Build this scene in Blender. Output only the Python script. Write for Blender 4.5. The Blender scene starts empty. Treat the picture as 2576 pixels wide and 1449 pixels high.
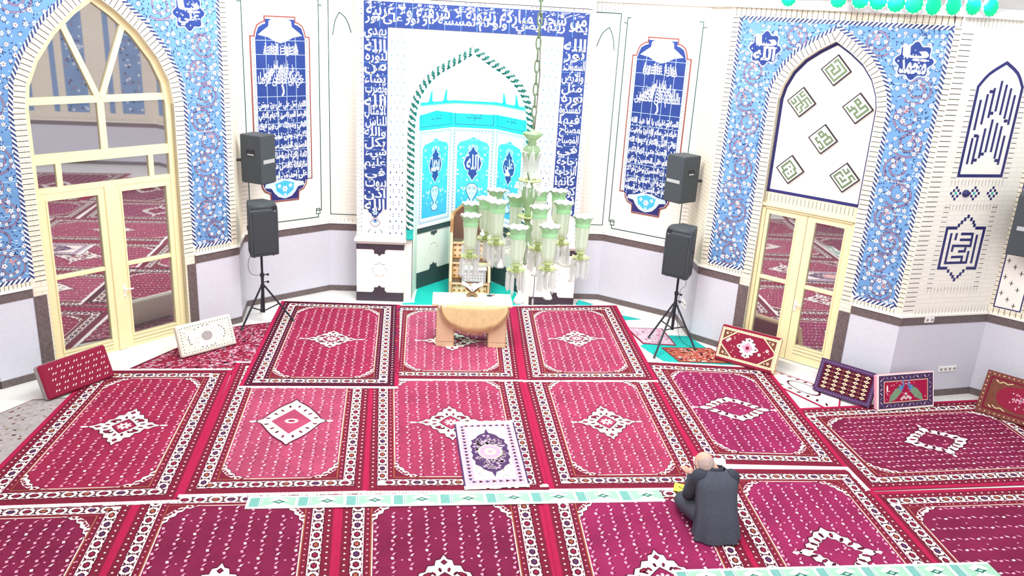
import bpy, bmesh, math, random
from mathutils import Vector, Matrix
random.seed(7)
SC = bpy.context.scene
COL = SC.collection
PI = math.pi

# ------------------------------------------------------------------ camera
CAM = Vector((-0.390, -13.898, 4.9))
RIGHT = Vector((0.99622726, -0.06733973, 0.05474129))
DOWN = Vector((0.03077605, -0.31564564, -0.94837791))
FWD = Vector((0.08114236, 0.94648465, -0.31238234))
FPX, CX, CY = 2100.0, 1288.0, 724.5
cd = bpy.data.cameras.new('camera')
cd.sensor_width = 36.0
cd.lens = FPX / 2576.0 * 36.0
cd.clip_end = 200
cam = bpy.data.objects.new('camera', cd)
COL.objects.link(cam)
m3 = Matrix((RIGHT, -DOWN, -FWD)).transposed()
cam.matrix_world = Matrix.Translation(CAM) @ m3.to_4x4()
SC.camera = cam

# ------------------------------------------------------------------ light
SC.view_settings.view_transform = 'Standard'
SC.view_settings.look = 'None'
SC.view_settings.gamma = 1.0
SC.view_settings.use_curve_mapping = False
SC.view_settings.exposure = 0.46
SC.cycles.max_bounces = 6
SC.cycles.diffuse_bounces = 3
SC.cycles.glossy_bounces = 3
SC.cycles.transmission_bounces = 4
SC.cycles.transparent_max_bounces = 24
SC.cycles.caustics_reflective = False
SC.cycles.caustics_refractive = False
SC.cycles.use_denoising = True
SC.cycles.sample_clamp_indirect = 4.0
w = bpy.data.worlds.new('ambient_fill')
SC.world = w
w.use_nodes = True
bg = w.node_tree.nodes['Background']
bg.inputs[0].default_value = (0.97, 0.98, 1.0, 1)
bg.inputs[1].default_value = 0.85  # even ambient glow added from all sides as fill


def lamp(name, kind, loc, energy, size=1.0, col=(1, 1, 1), target=None, sizey=None, spot=None, spread=None):
    l = bpy.data.lights.new(name, kind)
    l.energy = energy
    l.color = col
    if kind == 'AREA':
        l.size = size
        if sizey:
            l.shape = 'RECTANGLE'
            l.size_y = sizey
        if spread:
            l.spread = spread
    elif kind == 'SPOT':
        l.spot_size = spot or 1.2
        l.spot_blend = 0.8
        l.shadow_soft_size = size
    else:
        l.shadow_soft_size = size
    o = bpy.data.objects.new(name, l)
    COL.objects.link(o)
    o.location = loc
    if target is not None:
        d = Vector(target) - Vector(loc)
        o.rotation_euler = d.to_track_quat('-Z', 'Y').to_euler()
    return o


# unseen ceiling lamp bank over the hall, then two added fill lights
lamp('hall_lamp_bank', 'AREA', (0, -5.0, 7.6), 300, 5.0, (1, 0.985, 0.97), (0, -4.0, 0))
lamp('back_wall_fill', 'AREA', (0, -3.6, 7.0), 260, 4.0, (1, 0.99, 0.98), (0, 0.6, 2.2), 1.2)  # added area light that brightens the niche wall
lamp('right_wall_fill', 'AREA', (2.5, -10.5, 7.4), 230, 3.0, (1, 0.99, 0.98), (6.4, -3.6, 1.8))  # added to lift the dim right front wall
# downlights tucked under the cornice
for (x, y, tx, ty, e) in ((-2.95, -0.55, -3.05, 0.05, 60), (2.95, -0.55, 3.05, 0.0, 60),
                          (4.1, -2.35, 4.3, -2.05, 46), (5.0, -3.25, 5.2, -2.9, 46), (5.75, -3.95, 5.95, -3.6, 40),
                          (6.7, -3.9, 6.75, -3.4, 30), (-3.75, -2.05, -4.0, -1.7, 40), (-4.9, -3.35, -5.1, -2.9, 26)):
    lamp('cornice_downlight', 'SPOT', (x, y, 5.55), e, 0.08, (0.96, 1.0, 1.0), (tx, ty, 3.4), spot=2.0)
# green tube hidden in the vault of the niche
lamp('niche_green_tube', 'POINT', (0.02, 0.62, 3.92), 62, 0.12, (0.22, 1.0, 0.84))
lamp('niche_green_glow', 'AREA', (0.02, 0.35, 3.98), 14, 0.6, (0.04, 1.0, 0.74), (0.02, 1.0, 1.6))

# ------------------------------------------------------------------ helpers


def ray(px, py):
    return RIGHT * (px - CX) + DOWN * (py - CY) + FWD * FPX


def fl(px, py, z=0.0):
    r = ray(px, py)
    t = (z - CAM.z) / r.z
    return CAM + r * t


def srgb(c):
    def f(v):
        v /= 255.0
        return v / 12.92 if v <= 0.04045 else ((v + 0.055) / 1.055) ** 2.4
    return (f(c[0]), f(c[1]), f(c[2]), 1.0)


MATS = {}


def M(name, rgb=None, rough=0.6, var=0.06, scale=6.0, spec=0.3, metal=0.0, emit=0.0, bump=0.0):
    if name in MATS:
        return MATS[name]
    m = bpy.data.materials.new(name)
    m.use_nodes = True
    nt = m.node_tree
    b = nt.nodes['Principled BSDF']
    c = srgb(rgb)
    b.inputs['Roughness'].default_value = rough
    b.inputs['Specular IOR Level'].default_value = spec
    b.inputs['Metallic'].default_value = metal
    if var > 0:
        tc = nt.nodes.new('ShaderNodeTexCoord')
        nz = nt.nodes.new('ShaderNodeTexNoise')
        nz.inputs['Scale'].default_value = scale
        nz.inputs['Detail'].default_value = 4.0
        nt.links.new(tc.outputs['Object'], nz.inputs['Vector'])
        mr = nt.nodes.new('ShaderNodeMapRange')
        mr.inputs['From Min'].default_value = 0.3
        mr.inputs['From Max'].default_value = 0.7
        mr.inputs['To Min'].default_value = 1.0 - var
        mr.inputs['To Max'].default_value = 1.0 + var
        nt.links.new(nz.outputs['Fac'], mr.inputs['Value'])
        mx = nt.nodes.new('ShaderNodeMix')
        mx.data_type = 'RGBA'
        mx.blend_type = 'MULTIPLY'
        mx.inputs['Factor'].default_value = 1.0
        mx.inputs['A'].default_value = c
        nt.links.new(mr.outputs['Result'], mx.inputs['B'])
        nt.links.new(mx.outputs['Result'], b.inputs['Base Color'])
        if bump > 0:
            bp = nt.nodes.new('ShaderNodeBump')
            bp.inputs['Strength'].default_value = bump
            bp.inputs['Distance'].default_value = 0.01
            nt.links.new(nz.outputs['Fac'], bp.inputs['Height'])
            nt.links.new(bp.outputs['Normal'], b.inputs['Normal'])
    else:
        b.inputs['Base Color'].default_value = c
    if emit:
        b.inputs['Emission Color'].default_value = c
        b.inputs['Emission Strength'].default_value = emit
    MATS[name] = m
    return m


def brick_mat(name, rgb, mortar, bw=0.21, bh=0.065, ms=0.012, vert=False):
    m = bpy.data.materials.new(name)
    m.use_nodes = True
    nt = m.node_tree
    b = nt.nodes['Principled BSDF']
    b.inputs['Roughness'].default_value = 0.7
    b.inputs['Specular IOR Level'].default_value = 0.2
    tc = nt.nodes.new('ShaderNodeTexCoord')
    sp = nt.nodes.new('ShaderNodeSeparateXYZ')
    cb = nt.nodes.new('ShaderNodeCombineXYZ')
    nt.links.new(tc.outputs['Object'], sp.inputs[0])
    nt.links.new(sp.outputs['Z' if vert else 'X'], cb.inputs['X'])
    nt.links.new(sp.outputs['X' if vert else 'Z'], cb.inputs['Y'])
    br = nt.nodes.new('ShaderNodeTexBrick')
    br.inputs['Scale'].default_value = 1.0
    br.inputs['Brick Width'].default_value = bw
    br.inputs['Row Height'].default_value = bh
    br.inputs['Mortar Size'].default_value = ms * 0.3
    br.inputs['Mortar Smooth'].default_value = 0.3
    br.inputs['Color1'].default_value = srgb(rgb)
    br.inputs['Color2'].default_value = srgb([min(255, v * 0.985) for v in rgb])
    br.inputs['Mortar'].default_value = srgb(mortar)
    nt.links.new(cb.outputs[0], br.inputs['Vector'])
    nt.links.new(br.outputs['Color'], b.inputs['Base Color'])
    MATS[name] = m
    return m


def clear_mat(name, rgb, alpha, rough=0.15, gloss=0.12):
    """pale glass: part see-through, part milky, a little shine"""
    m = bpy.data.materials.new(name)
    m.use_nodes = True
    nt = m.node_tree
    nt.nodes.clear()
    out = nt.nodes.new('ShaderNodeOutputMaterial')
    tr = nt.nodes.new('ShaderNodeBsdfTransparent')
    tr.inputs[0].default_value = srgb([min(255, v + 20) for v in rgb])
    df = nt.nodes.new('ShaderNodeBsdfDiffuse')
    df.inputs[0].default_value = srgb(rgb)
    tl = nt.nodes.new('ShaderNodeBsdfTranslucent')
    tl.inputs[0].default_value = srgb(rgb)
    gl = nt.nodes.new('ShaderNodeBsdfGlossy')
    gl.inputs['Roughness'].default_value = rough
    a = nt.nodes.new('ShaderNodeMixShader')
    a.inputs[0].default_value = 0.4
    nt.links.new(df.outputs[0], a.inputs[1])
    nt.links.new(tl.outputs[0], a.inputs[2])
    g = nt.nodes.new('ShaderNodeMixShader')
    g.inputs[0].default_value = gloss
    nt.links.new(a.outputs[0], g.inputs[1])
    nt.links.new(gl.outputs[0], g.inputs[2])
    x = nt.nodes.new('ShaderNodeMixShader')
    x.inputs[0].default_value = alpha
    nt.links.new(tr.outputs[0], x.inputs[1])
    nt.links.new(g.outputs[0], x.inputs[2])
    nt.links.new(x.outputs[0], out.inputs[0])
    MATS[name] = m
    return m


def pane_mat(name):
    """tinted reflective glazing whose grey base paints the dark outside and a pale haze"""
    m = bpy.data.materials.new(name)
    m.use_nodes = True
    nt = m.node_tree
    nt.nodes.clear()
    out = nt.nodes.new('ShaderNodeOutputMaterial')
    df = nt.nodes.new('ShaderNodeBsdfDiffuse')
    df.inputs[0].default_value = srgb((92, 86, 92))
    gl = nt.nodes.new('ShaderNodeBsdfGlossy')
    gl.inputs['Roughness'].default_value = 0.02
    gl.inputs['Color'].default_value = (0.92, 0.9, 0.92, 1)
    x = nt.nodes.new('ShaderNodeMixShader')
    x.inputs[0].default_value = 0.5
    nt.links.new(df.outputs[0], x.inputs[1])
    nt.links.new(gl.outputs[0], x.inputs[2])
    nt.links.new(x.outputs[0], out.inputs[0])
    MATS[name] = m
    return m


def props(o, label=None, cat=None, group=None, kind=None):
    if label:
        o['label'] = label
    if cat:
        o['category'] = cat
    if group:
        o['group'] = group
    if kind:
        o['kind'] = kind
    return o


def link(name, me, mats, parent=None, mw=None):
    for k in mats:
        me.materials.append(k)
    o = bpy.data.objects.new(name, me)
    COL.objects.link(o)
    if parent is not None:
        o.parent = parent
    if mw is not None:
        o.matrix_local = mw
    return o


def empty(name, loc=(0, 0, 0), rz=0.0, label=None, cat=None, group=None, kind=None, mw=None):
    o = bpy.data.objects.new(name, None)
    o.empty_display_size = 0.1
    COL.objects.link(o)
    if mw is not None:
        o.matrix_local = mw
    else:
        o.location = loc
        o.rotation_euler = (0, 0, rz)
    return props(o, label, cat, group, kind)


class Mesh:
    """collects polygons with a material name each"""

    def __init__(s):
        s.v = []
        s.f = []
        s.mi = []
        s.names = []
        s.smooth = False

    def idx(s, mat):
        if mat not in s.names:
            s.names.append(mat)
        return s.names.index(mat)

    def face(s, pts, mat):
        b = len(s.v)
        s.v += [tuple(p) for p in pts]
        s.f.append(list(range(b, b + len(pts))))
        s.mi.append(s.idx(mat))

    def grid(s, rings, mat, closed=True, caps=True, matfn=None):
        """skin rings of equal length"""
        b = len(s.v)
        n = len(rings[0])
        for r in rings:
            s.v += [tuple(p) for p in r]
        k = s.idx(mat)
        for i in range(len(rings) - 1):
            for j in range(n if closed else n - 1):
                j2 = (j + 1) % n
                s.f.append([b + i * n + j, b + i * n + j2, b + (i + 1) * n + j2, b + (i + 1) * n + j])
                s.mi.append(s.idx(matfn(i, j)) if matfn else k)
        if caps and closed:
            s.f.append([b + j for j in range(n)][::-1])
            s.mi.append(k)
            s.f.append([b + (len(rings) - 1) * n + j for j in range(n)])
            s.mi.append(k)

    def box(s, x0, x1, y0, y1, z0, z1, mat, bev=0.0):
        if bev:
            e = bev
            rings = []
            for (z, i) in ((z0, e), (z0 + e, 0), (z1 - e, 0), (z1, e)):
                a, b_, c, d = x0 + i, x1 - i, y0 + i, y1 - i
                rings.append([(a + e, c, z), (b_ - e, c, z), (b_, c + e, z), (b_, d - e, z), (b_ - e, d, z), (a + e, d, z), (a, d - e, z), (a, c + e, z)])
            s.grid(rings, mat)
            return
        s.grid([[(x0, y0, z0), (x1, y0, z0), (x1, y1, z0), (x0, y1, z0)], [(x0, y0, z1), (x1, y0, z1), (x1, y1, z1), (x0, y1, z1)]], mat)

    def tube(s, pts, rad, mat, n=8, matfn=None):
        pts = [Vector(p) for p in pts]
        if not isinstance(rad, (list, tuple)):
            rad = [rad] * len(pts)
        rings = []
        ref = None
        for i, p in enumerate(pts):
            t = (pts[min(i + 1, len(pts) - 1)] - pts[max(i - 1, 0)]).normalized()
            if ref is None:
                ref = Vector((0, 0, 1)) if abs(t.z) < 0.9 else Vector((1, 0, 0))
            a = (ref - t * ref.dot(t)).normalized()
            ref = a
            b = t.cross(a)
            rings.append([p + (a * math.cos(2 * PI * k / n) + b * math.sin(2 * PI * k / n)) * rad[i] for k in range(n)])
        s.grid(rings, mat, matfn=matfn)

    def lathe(s, prof, mat, n=16, c=(0, 0, 0), caps=True, matfn=None, wob=None):
        rings = []
        for i, (r, z) in enumerate(prof):
            ring = []
            for k in range(n):
                a = 2 * PI * k / n
                rr, zz = r, z
                if wob:
                    rr, zz = wob(i, a, r, z)
                ring.append((c[0] + rr * math.cos(a), c[1] + rr * math.sin(a), c[2] + zz))
            rings.append(ring)
        s.grid(rings, mat, caps=caps, matfn=matfn)

    def build(s, name, parent=None, mw=None, smooth=False, fn=None):
        me = bpy.data.meshes.new(name)
        vs = s.v if fn is None else [tuple(fn(*p)) for p in s.v]
        me.from_pydata(vs, [], s.f)
        me.polygons.foreach_set('material_index', s.mi)
        if smooth:
            me.polygons.foreach_set('use_smooth', [True] * len(s.f))
        me.update()
        return link(name, me, [MATS[k] for k in s.names], parent, mw)


def weld(o, bevel=None):
    bm = bmesh.new()
    bm.from_mesh(o.data)
    bmesh.ops.remove_doubles(bm, verts=bm.verts, dist=1e-4)
    bmesh.ops.recalc_face_normals(bm, faces=bm.faces)
    bm.to_mesh(o.data)
    bm.free()
    return o


# ---- Arabic script, shaped by hand into joined letter forms
AR = {}
for ch, base, dual in (('ا', 0xFE8D, 0), ('ب', 0xFE8F, 1), ('ة', 0xFE93, 0), ('ت', 0xFE95, 1), ('ث', 0xFE99, 1), ('ج', 0xFE9D, 1), ('ح', 0xFEA1, 1),
                       ('خ', 0xFEA5, 1), ('د', 0xFEA9, 0), ('ذ', 0xFEAB, 0), ('ر', 0xFEAD, 0), ('ز', 0xFEAF, 0), ('س', 0xFEB1, 1), ('ش', 0xFEB5, 1),
                       ('ص', 0xFEB9, 1), ('ض', 0xFEBD, 1), ('ط', 0xFEC1, 1), ('ظ', 0xFEC5, 1), ('ع', 0xFEC9, 1), ('غ', 0xFECD, 1), ('ف', 0xFED1, 1),
                       ('ق', 0xFED5, 1), ('ك', 0xFED9, 1), ('ل', 0xFEDD, 1), ('م', 0xFEE1, 1), ('ن', 0xFEE5, 1), ('ه', 0xFEE9, 1), ('و', 0xFEED, 0),
                       ('ى', 0xFEEF, 0), ('ي', 0xFEF1, 1), ('أ', 0xFE83, 0)):
    AR[ch] = (base, dual)


def shape_ar(t):
    out = []
    n = len(t)
    i = 0

    def joins_next(c):
        return c in AR and AR[c][1]
    while i < n:
        c = t[i]
        if c not in AR:
            out.append(c)
            i += 1
            continue
        prev = i > 0 and joins_next(t[i - 1])
        if c == 'ل' and i + 1 < n and t[i + 1] == 'ا':
            out.append(chr(0xFEFC if prev else 0xFEFB))
            i += 2
            continue
        b, dual = AR[c]
        nxt = dual and i + 1 < n and t[i + 1] in AR
        k = (3 if nxt else 1) if prev else (2 if nxt else 0)
        out.append(chr(b + k))
        i += 1
    return ''.join(out[::-1])


TXT = {}


def glyphs(t, bold):
    """(verts, faces, bounds) of a line of script lying in the xy plane"""
    key = (t, bold)
    if key in TXT:
        return TXT[key]
    c = bpy.data.curves.new('script', 'FONT')
    c.body = shape_ar(t)
    c.resolution_u = 2
    c.offset = bold
    o = bpy.data.objects.new('script', c)
    COL.objects.link(o)
    me = bpy.data.meshes.new_from_object(o)
    v = [(p.co.x, p.co.y) for p in me.vertices]
    f = [list(p.vertices) for p in me.polygons]
    bpy.data.objects.remove(o)
    bpy.data.curves.remove(c)
    bpy.data.meshes.remove(me)
    xs = [p[0] for p in v] or [0, 1]
    ys = [p[1] for p in v] or [0, 1]
    TXT[key] = (v, f, (min(xs), max(xs), min(ys), max(ys)))
    return TXT[key]


LAY = 0.0006


class Draw(Mesh):
    """flat tile / weave pattern on a plane: x to the right, y up, h layers towards the viewer"""

    def poly(s, pts, mat, h=1):
        s.face([(p[0], p[1], h * LAY) for p in pts], mat)

    def rect(s, x0, y0, x1, y1, mat, h=1):
        s.poly([(x0, y0), (x1, y0), (x1, y1), (x0, y1)], mat, h)

    def line(s, p, q, wd, mat, h=2):
        dx, dy = q[0] - p[0], q[1] - p[1]
        L = math.hypot(dx, dy) or 1e-6
        nx, ny = -dy / L * wd / 2, dx / L * wd / 2
        s.poly([(p[0] + nx, p[1] + ny), (p[0] - nx, p[1] - ny), (q[0] - nx, q[1] - ny), (q[0] + nx, q[1] + ny)], mat, h)

    def path(s, pts, wd, mat, h=2, closed=False):
        L, R = offset(pts, wd / 2, closed), offset(pts, -wd / 2, closed)
        n = len(pts)
        for i in range(n if closed else n - 1):
            j = (i + 1) % n
            s.poly([L[i], R[i], R[j], L[j]], mat, h)

    def disc(s, c, r, mat, h=2, n=8, ry=None, rot=0.0):
        ry = ry or r
        ca, sa = math.cos(rot), math.sin(rot)
        s.poly([(c[0] + r * math.cos(a) * ca - ry * math.sin(a) * sa, c[1] + r * math.cos(a) * sa + ry * math.sin(a) * ca) for a in [2 * PI * k / n for k in range(n)]], mat, h)

    def flower(s, c, r, mat, core, h=3, n=5, rot=0.0):
        pts = []
        for k in range(n * 4):
            a = rot + 2 * PI * k / (n * 4)
            rr = r * (1.0, 0.9, 0.45, 0.9)[k % 4]
            pts.append((c[0] + rr * math.cos(a), c[1] + rr * math.sin(a)))
        s.poly(pts, mat, h)
        if core:
            s.disc(c, r * 0.26, core, h + 1, 6)

    def text(s, t, x0, y0, x1, y1, mat, h=2, bold=0.012, rot=False):
        v, f, (a, b, c, d) = glyphs(t, bold)
        if b - a < 1e-6 or d - c < 1e-6:
            return
        base = len(s.v)
        sx, sy = (x1 - x0) / (b - a), (y1 - y0) / (d - c)
        s.v += [(x0 + (p[0] - a) * sx, y0 + (p[1] - c) * sy, h * LAY) for p in v]
        k = s.idx(mat)
        for q in f:
            s.f.append([base + i for i in q])
            s.mi.append(k)

    def rope(s, pts, wd, dark, light, h=2, step=0.062):
        """band of slanting dark bars on a pale ground"""
        s.path(pts, wd, light, h)
        for (p, t) in walk(pts, step):
            n = (-t[1], t[0])
            a = step * 0.52
            q = []
            for (e, side) in ((-a / 2, -1), (a / 2, -1), (a / 2, 1), (-a / 2, 1)):
                sh = side * step * 0.42
                q.append((p[0] + t[0] * (e + sh) + n[0] * side * wd / 2, p[1] + t[1] * (e + sh) + n[1] * side * wd / 2))
            s.poly(q, dark, h + 1)

    def ladder(s, pts, wd, mat, h=2, step=0.066, lw=0.009):
        for (p, t) in walk(pts, step):
            n = (-t[1], t[0])
            s.line((p[0] - n[0] * wd / 2, p[1] - n[1] * wd / 2), (p[0] + n[0] * wd / 2, p[1] + n[1] * wd / 2), lw, mat, h)


def offset(pts, d, closed=False):
    out = []
    n = len(pts)
    for i in range(n):
        p = pts[i]
        a = pts[(i - 1) % n] if (closed or i > 0) else None
        b = pts[(i + 1) % n] if (closed or i < n - 1) else None
        ns = []
        for (u, v) in ((a, p), (p, b)):
            if u is None or v is None:
                continue
            dx, dy = v[0] - u[0], v[1] - u[1]
            L = math.hypot(dx, dy)
            if L < 1e-9:
                continue
            ns.append((-dy / L, dx / L))
        if len(ns) == 2:
            mx, my = ns[0][0] + ns[1][0], ns[0][1] + ns[1][1]
            L2 = mx * mx + my * my
            k = 2.0 / max(L2, 0.5)
            out.append((p[0] + mx * k * d, p[1] + my * k * d))
        else:
            out.append((p[0] + ns[0][0] * d, p[1] + ns[0][1] * d))
    return out


def walk(pts, step):
    out = []
    left = step / 2
    for i in range(len(pts) - 1):
        p, q = pts[i], pts[i + 1]
        dx, dy = q[0] - p[0], q[1] - p[1]
        L = math.hypot(dx, dy)
        if L < 1e-9:
            continue
        t = (dx / L, dy / L)
        while left <= L:
            out.append(((p[0] + t[0] * left, p[1] + t[1] * left), t))
            left += step
        left -= L
    return out


def smooth_curve(pts, k=4):
    """Catmull-Rom through pts"""
    out = []
    n = len(pts)
    for i in range(n - 1):
        p0, p1, p2, p3 = pts[max(i - 1, 0)], pts[i], pts[i + 1], pts[min(i + 2, n - 1)]
        for j in range(k):
            t = j / k
            out.append(tuple(0.5 * ((2 * p1[a]) + (-p0[a] + p2[a]) * t + (2 * p0[a] - 5 * p1[a] + 4 * p2[a] - p3[a]) * t * t + (-p0[a] + 3 * p1[a] - 3 * p2[a] + p3[a]) * t ** 3) for a in range(len(p1))))
    out.append(tuple(pts[-1]))
    return out


class Frame:
    """a wall plane: u along it, z up, normal into the room"""

    def __init__(s, A, B):
        s.A = Vector((A[0], A[1], 0))
        d = Vector((B[0], B[1], 0)) - s.A
        s.L = d.length
        s.u = d.normalized()
        s.n = Vector((s.u.y, -s.u.x, 0))
        s.mw = Matrix.Translation(s.A) @ Matrix((s.u, -s.n, Vector((0, 0, 1)))).transposed().to_4x4()

    def P(s, px, py, depth=0.0):
        r = ray(px, py)
        o = s.A - s.n * depth
        t = (o - CAM).dot(s.n) / r.dot(s.n)
        q = CAM + r * t
        return ((q - o).dot(s.u), q.z)

    def W(s, u, z, h=0.0):
        return s.A + s.u * u + s.n * h + Vector((0, 0, z))


def wallfn(depth=0.0):
    """pattern plane -> wall local coordinates (x along, -y into the room, z up)"""
    return lambda x, y, h: (x, depth - h, y)


# ------------------------------------------------------------------ materials
M('white_wall', (242, 238, 230), 0.6, 0.02, 3.0)
M('cream_brick', (226, 214, 186), 0.7, 0.04, 9.0)
M('joint_dark', (52, 40, 44), 0.8, 0.0)
M('joint_soft', (150, 140, 128), 0.8, 0.0)
brick_mat('white_brick_wall', (240, 236, 226), (220, 213, 200))
brick_mat('cream_brick_wall', (234, 226, 206), (196, 184, 164))
M('dado_grey', (206, 206, 216), 0.45, 0.03, 20.0)
M('dark_granite', (104, 92, 92), 0.35, 0.22, 30.0, 0.4)
M('base_dark', (66, 56, 66), 0.4, 0.1, 12.0, 0.4)
M('slate_green', (58, 76, 78), 0.45, 0.1, 10.0)
M('marble', (226, 224, 220), 0.3, 0.06, 2.5, 0.4)
M('tile_blue', (104, 148, 194), 0.3, 0.10, 3.0, 0.4)
M('tile_sky', (70, 176, 216), 0.3, 0.10, 3.0, 0.4)
M('tile_navy', (44, 44, 104), 0.35, 0.08, 5.0, 0.4)
M('tile_cobalt', (38, 60, 126), 0.3, 0.10, 3.0, 0.4)
M('tile_white', (236, 240, 244), 0.35, 0.0)
M('tile_pale', (196, 222, 240), 0.35, 0.05)
M('tile_turq', (40, 184, 178), 0.35, 0.08)
M('vine', (140, 116, 142), 0.5, 0.0)
M('vine_pink', (196, 150, 150), 0.5, 0.0)
M('leaf', (46, 60, 112), 0.5, 0.0)
M('line_teal', (26, 70, 66), 0.6, 0.0)
M('rust', (132, 62, 54), 0.6, 0.0)
M('rope_teal', (10, 92, 84), 0.5, 0.0)
M('kufic_green', (104, 122, 92), 0.6, 0.05)
M('door_cream', (238, 224, 178), 0.4, 0.02, 4.0, 0.4)
M('chrome', (196, 196, 190), 0.25, 0.0, metal=0.8)
pane_mat('door_glass')
M('plastic_white', (238, 238, 236), 0.4, 0.0)
M('speaker_black', (64, 69, 74), 0.6, 0.08, 60.0)
M('grille_black', (56, 60, 64), 0.75, 0.15, 160.0)
M('steel_black', (44, 42, 50), 0.45, 0.0)
M('speaker_plate', (170, 172, 172), 0.4, 0.0)
M('wood_table', (212, 182, 148), 0.5, 0.06, 4.0)
M('wood_edge', (190, 146, 108), 0.5, 0.05, 6.0)
M('wood_dark', (104, 74, 62), 0.55, 0.1, 8.0)
M('wood_mid', (172, 124, 82), 0.5, 0.1, 8.0)
M('lattice_gold', (196, 140, 64), 0.5, 0.05)
M('cloth_gold', (208, 182, 134), 0.55, 0.08, 14.0)
M('lit_cloth_and_lace', (240, 234, 214), 0.7, 0.02)
M('fringe_brown', (180, 140, 110), 0.8, 0.15, 40.0)
M('paper', (242, 240, 232), 0.7, 0.0)
M('pink_cloth', (222, 190, 204), 0.7, 0.05)
M('turq_cloth', (22, 168, 160), 0.8, 0.06, 8.0)
M('green_lamp', (0, 214, 140), 0.5, 0.0, emit=0.35)
M('cornice_white', (226, 228, 228), 0.6, 0.02)

# carpets
M('rug_edge', (162, 30, 70), 0.9, 0.08, 30.0, 0.1)
M('rug_band', (112, 30, 50), 0.9, 0.12, 30.0, 0.1)
M('rug_white', (240, 226, 218), 0.9, 0.05, 30.0, 0.1)
M('rug_dark', (74, 20, 42), 0.9, 0.1, 30.0, 0.1)
M('rug_red', (134, 36, 60), 0.9, 0.1, 30.0, 0.1)
M('rug_pink', (222, 150, 172), 0.9, 0.08, 30.0, 0.1)
M('rug_ochre', (150, 84, 60), 0.9, 0.1, 30.0, 0.1)
M('rug_fringe', (244, 240, 236), 0.9, 0.06, 60.0, 0.1)
M('rug_navy', (78, 54, 92), 0.9, 0.1, 30.0, 0.1)
M('rug_lilac', (190, 164, 180), 0.9, 0.08, 30.0, 0.1)
M('field_crimson', (142, 38, 68), 0.95, 0.16, 2.2, 0.1)
M('field_rose', (152, 54, 84), 0.95, 0.16, 2.2, 0.1)
M('field_pink', (160, 66, 94), 0.95, 0.16, 2.2, 0.1)
M('field_wine', (116, 32, 64), 0.95, 0.18, 2.2, 0.1)
M('field_plum', (136, 38, 80), 0.95, 0.18, 2.2, 0.1)
M('mat_teal', (112, 166, 158), 0.9, 0.08, 30.0, 0.1)
M('mat_green', (152, 190, 168), 0.9, 0.08, 30.0, 0.1)
M('cushion_white', (222, 214, 200), 0.9, 0.06, 20.0, 0.1)
M('rug_cream', (232, 206, 168), 0.9, 0.06, 20.0, 0.1)
M('rug_brown', (112, 66, 56), 0.9, 0.12, 20.0, 0.1)
M('rug_grey', (164, 156, 156), 0.9, 0.12, 20.0, 0.1)
M('pea_blue', (96, 140, 186), 0.9, 0.06, 20.0, 0.1)
M('pea_green', (122, 150, 122), 0.9, 0.1, 30.0, 0.1)
M('rug_orange', (170, 84, 72), 0.9, 0.1, 30.0, 0.1)

# ------------------------------------------------------------------ the setting
L1 = Frame((-5.97, -3.79), (-3.59, -1.20))
RETL = Frame((-3.59, -1.20), (-3.67, -0.47))
W2 = Frame((-3.67, -0.47), (-2.43, 0.52))
W3 = Frame((-2.43, 0.52), (-1.90, 0.52))
MB = Frame((-1.90, 0.05), (1.90, 0.05))
W5 = Frame((1.90, 0.45), (2.42, 0.45))
W6 = Frame((2.42, 0.45), (3.65, -0.46))
RETR = Frame((3.65, -0.46), (3.66, -1.40))
W7 = Frame((3.66, -1.40), (5.85, -3.57))
W8 = Frame((5.85, -3.57), (7.29, -3.28))
W9 = Frame((7.29, -3.28), (9.40, -5.30))
W10 = Frame((9.40, -5.30), (9.40, -15.0))
LL1 = Frame((-7.42, -3.50), (-5.97, -3.79))
LL2 = Frame((-9.50, -5.50), (-7.42, -3.50))
LL3 = Frame((-9.50, -15.0), (-9.50, -5.50))
THK = 0.16
ZT = 5.16


def struct(o):
    o['kind'] = 'structure'
    return o


floor = Mesh()
floor.box(-11, 11, -16, 2.2, -0.12, 0.0, 'marble')
struct(floor.build('floor'))


def flat_wall(name, F, z1=ZT, mat='white_brick_wall', u0=0.0, u1=None):
    m = Mesh()
    m.box(u0, F.L if u1 is None else u1, 0, THK, 0, z1, mat)
    return struct(m.build(name, None, F.mw))


def arch_wall(name, F, curve, z1, mat, depth, reveal):
    """wall with a pointed opening; curve runs from the left foot over the tip to the right foot"""
    m = Mesh()
    ul, ur = curve[0][0], curve[-1][0]
    m.box(0, ul, 0, depth, 0, z1, mat)
    m.box(ur, F.L, 0, depth, 0, z1, mat)
    for (p, q) in zip(curve[:-1], curve[1:]):
        if q[0] - p[0] > 1e-6:
            m.face([(p[0], 0, p[1]), (q[0], 0, q[1]), (q[0], 0, z1), (p[0], 0, z1)], mat)
            m.face([(p[0], depth, p[1]), (q[0], depth, q[1]), (q[0], depth, z1), (p[0], depth, z1)], mat)
            m.face([(p[0], 0, z1), (q[0], 0, z1), (q[0], depth, z1), (p[0], depth, z1)], mat)
        m.face([(p[0], -0.0004, p[1]), (q[0], -0.0004, q[1]), (q[0], depth, q[1]), (p[0], depth, p[1])], reveal)
    return struct(m.build(name, None, F.mw))


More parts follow.
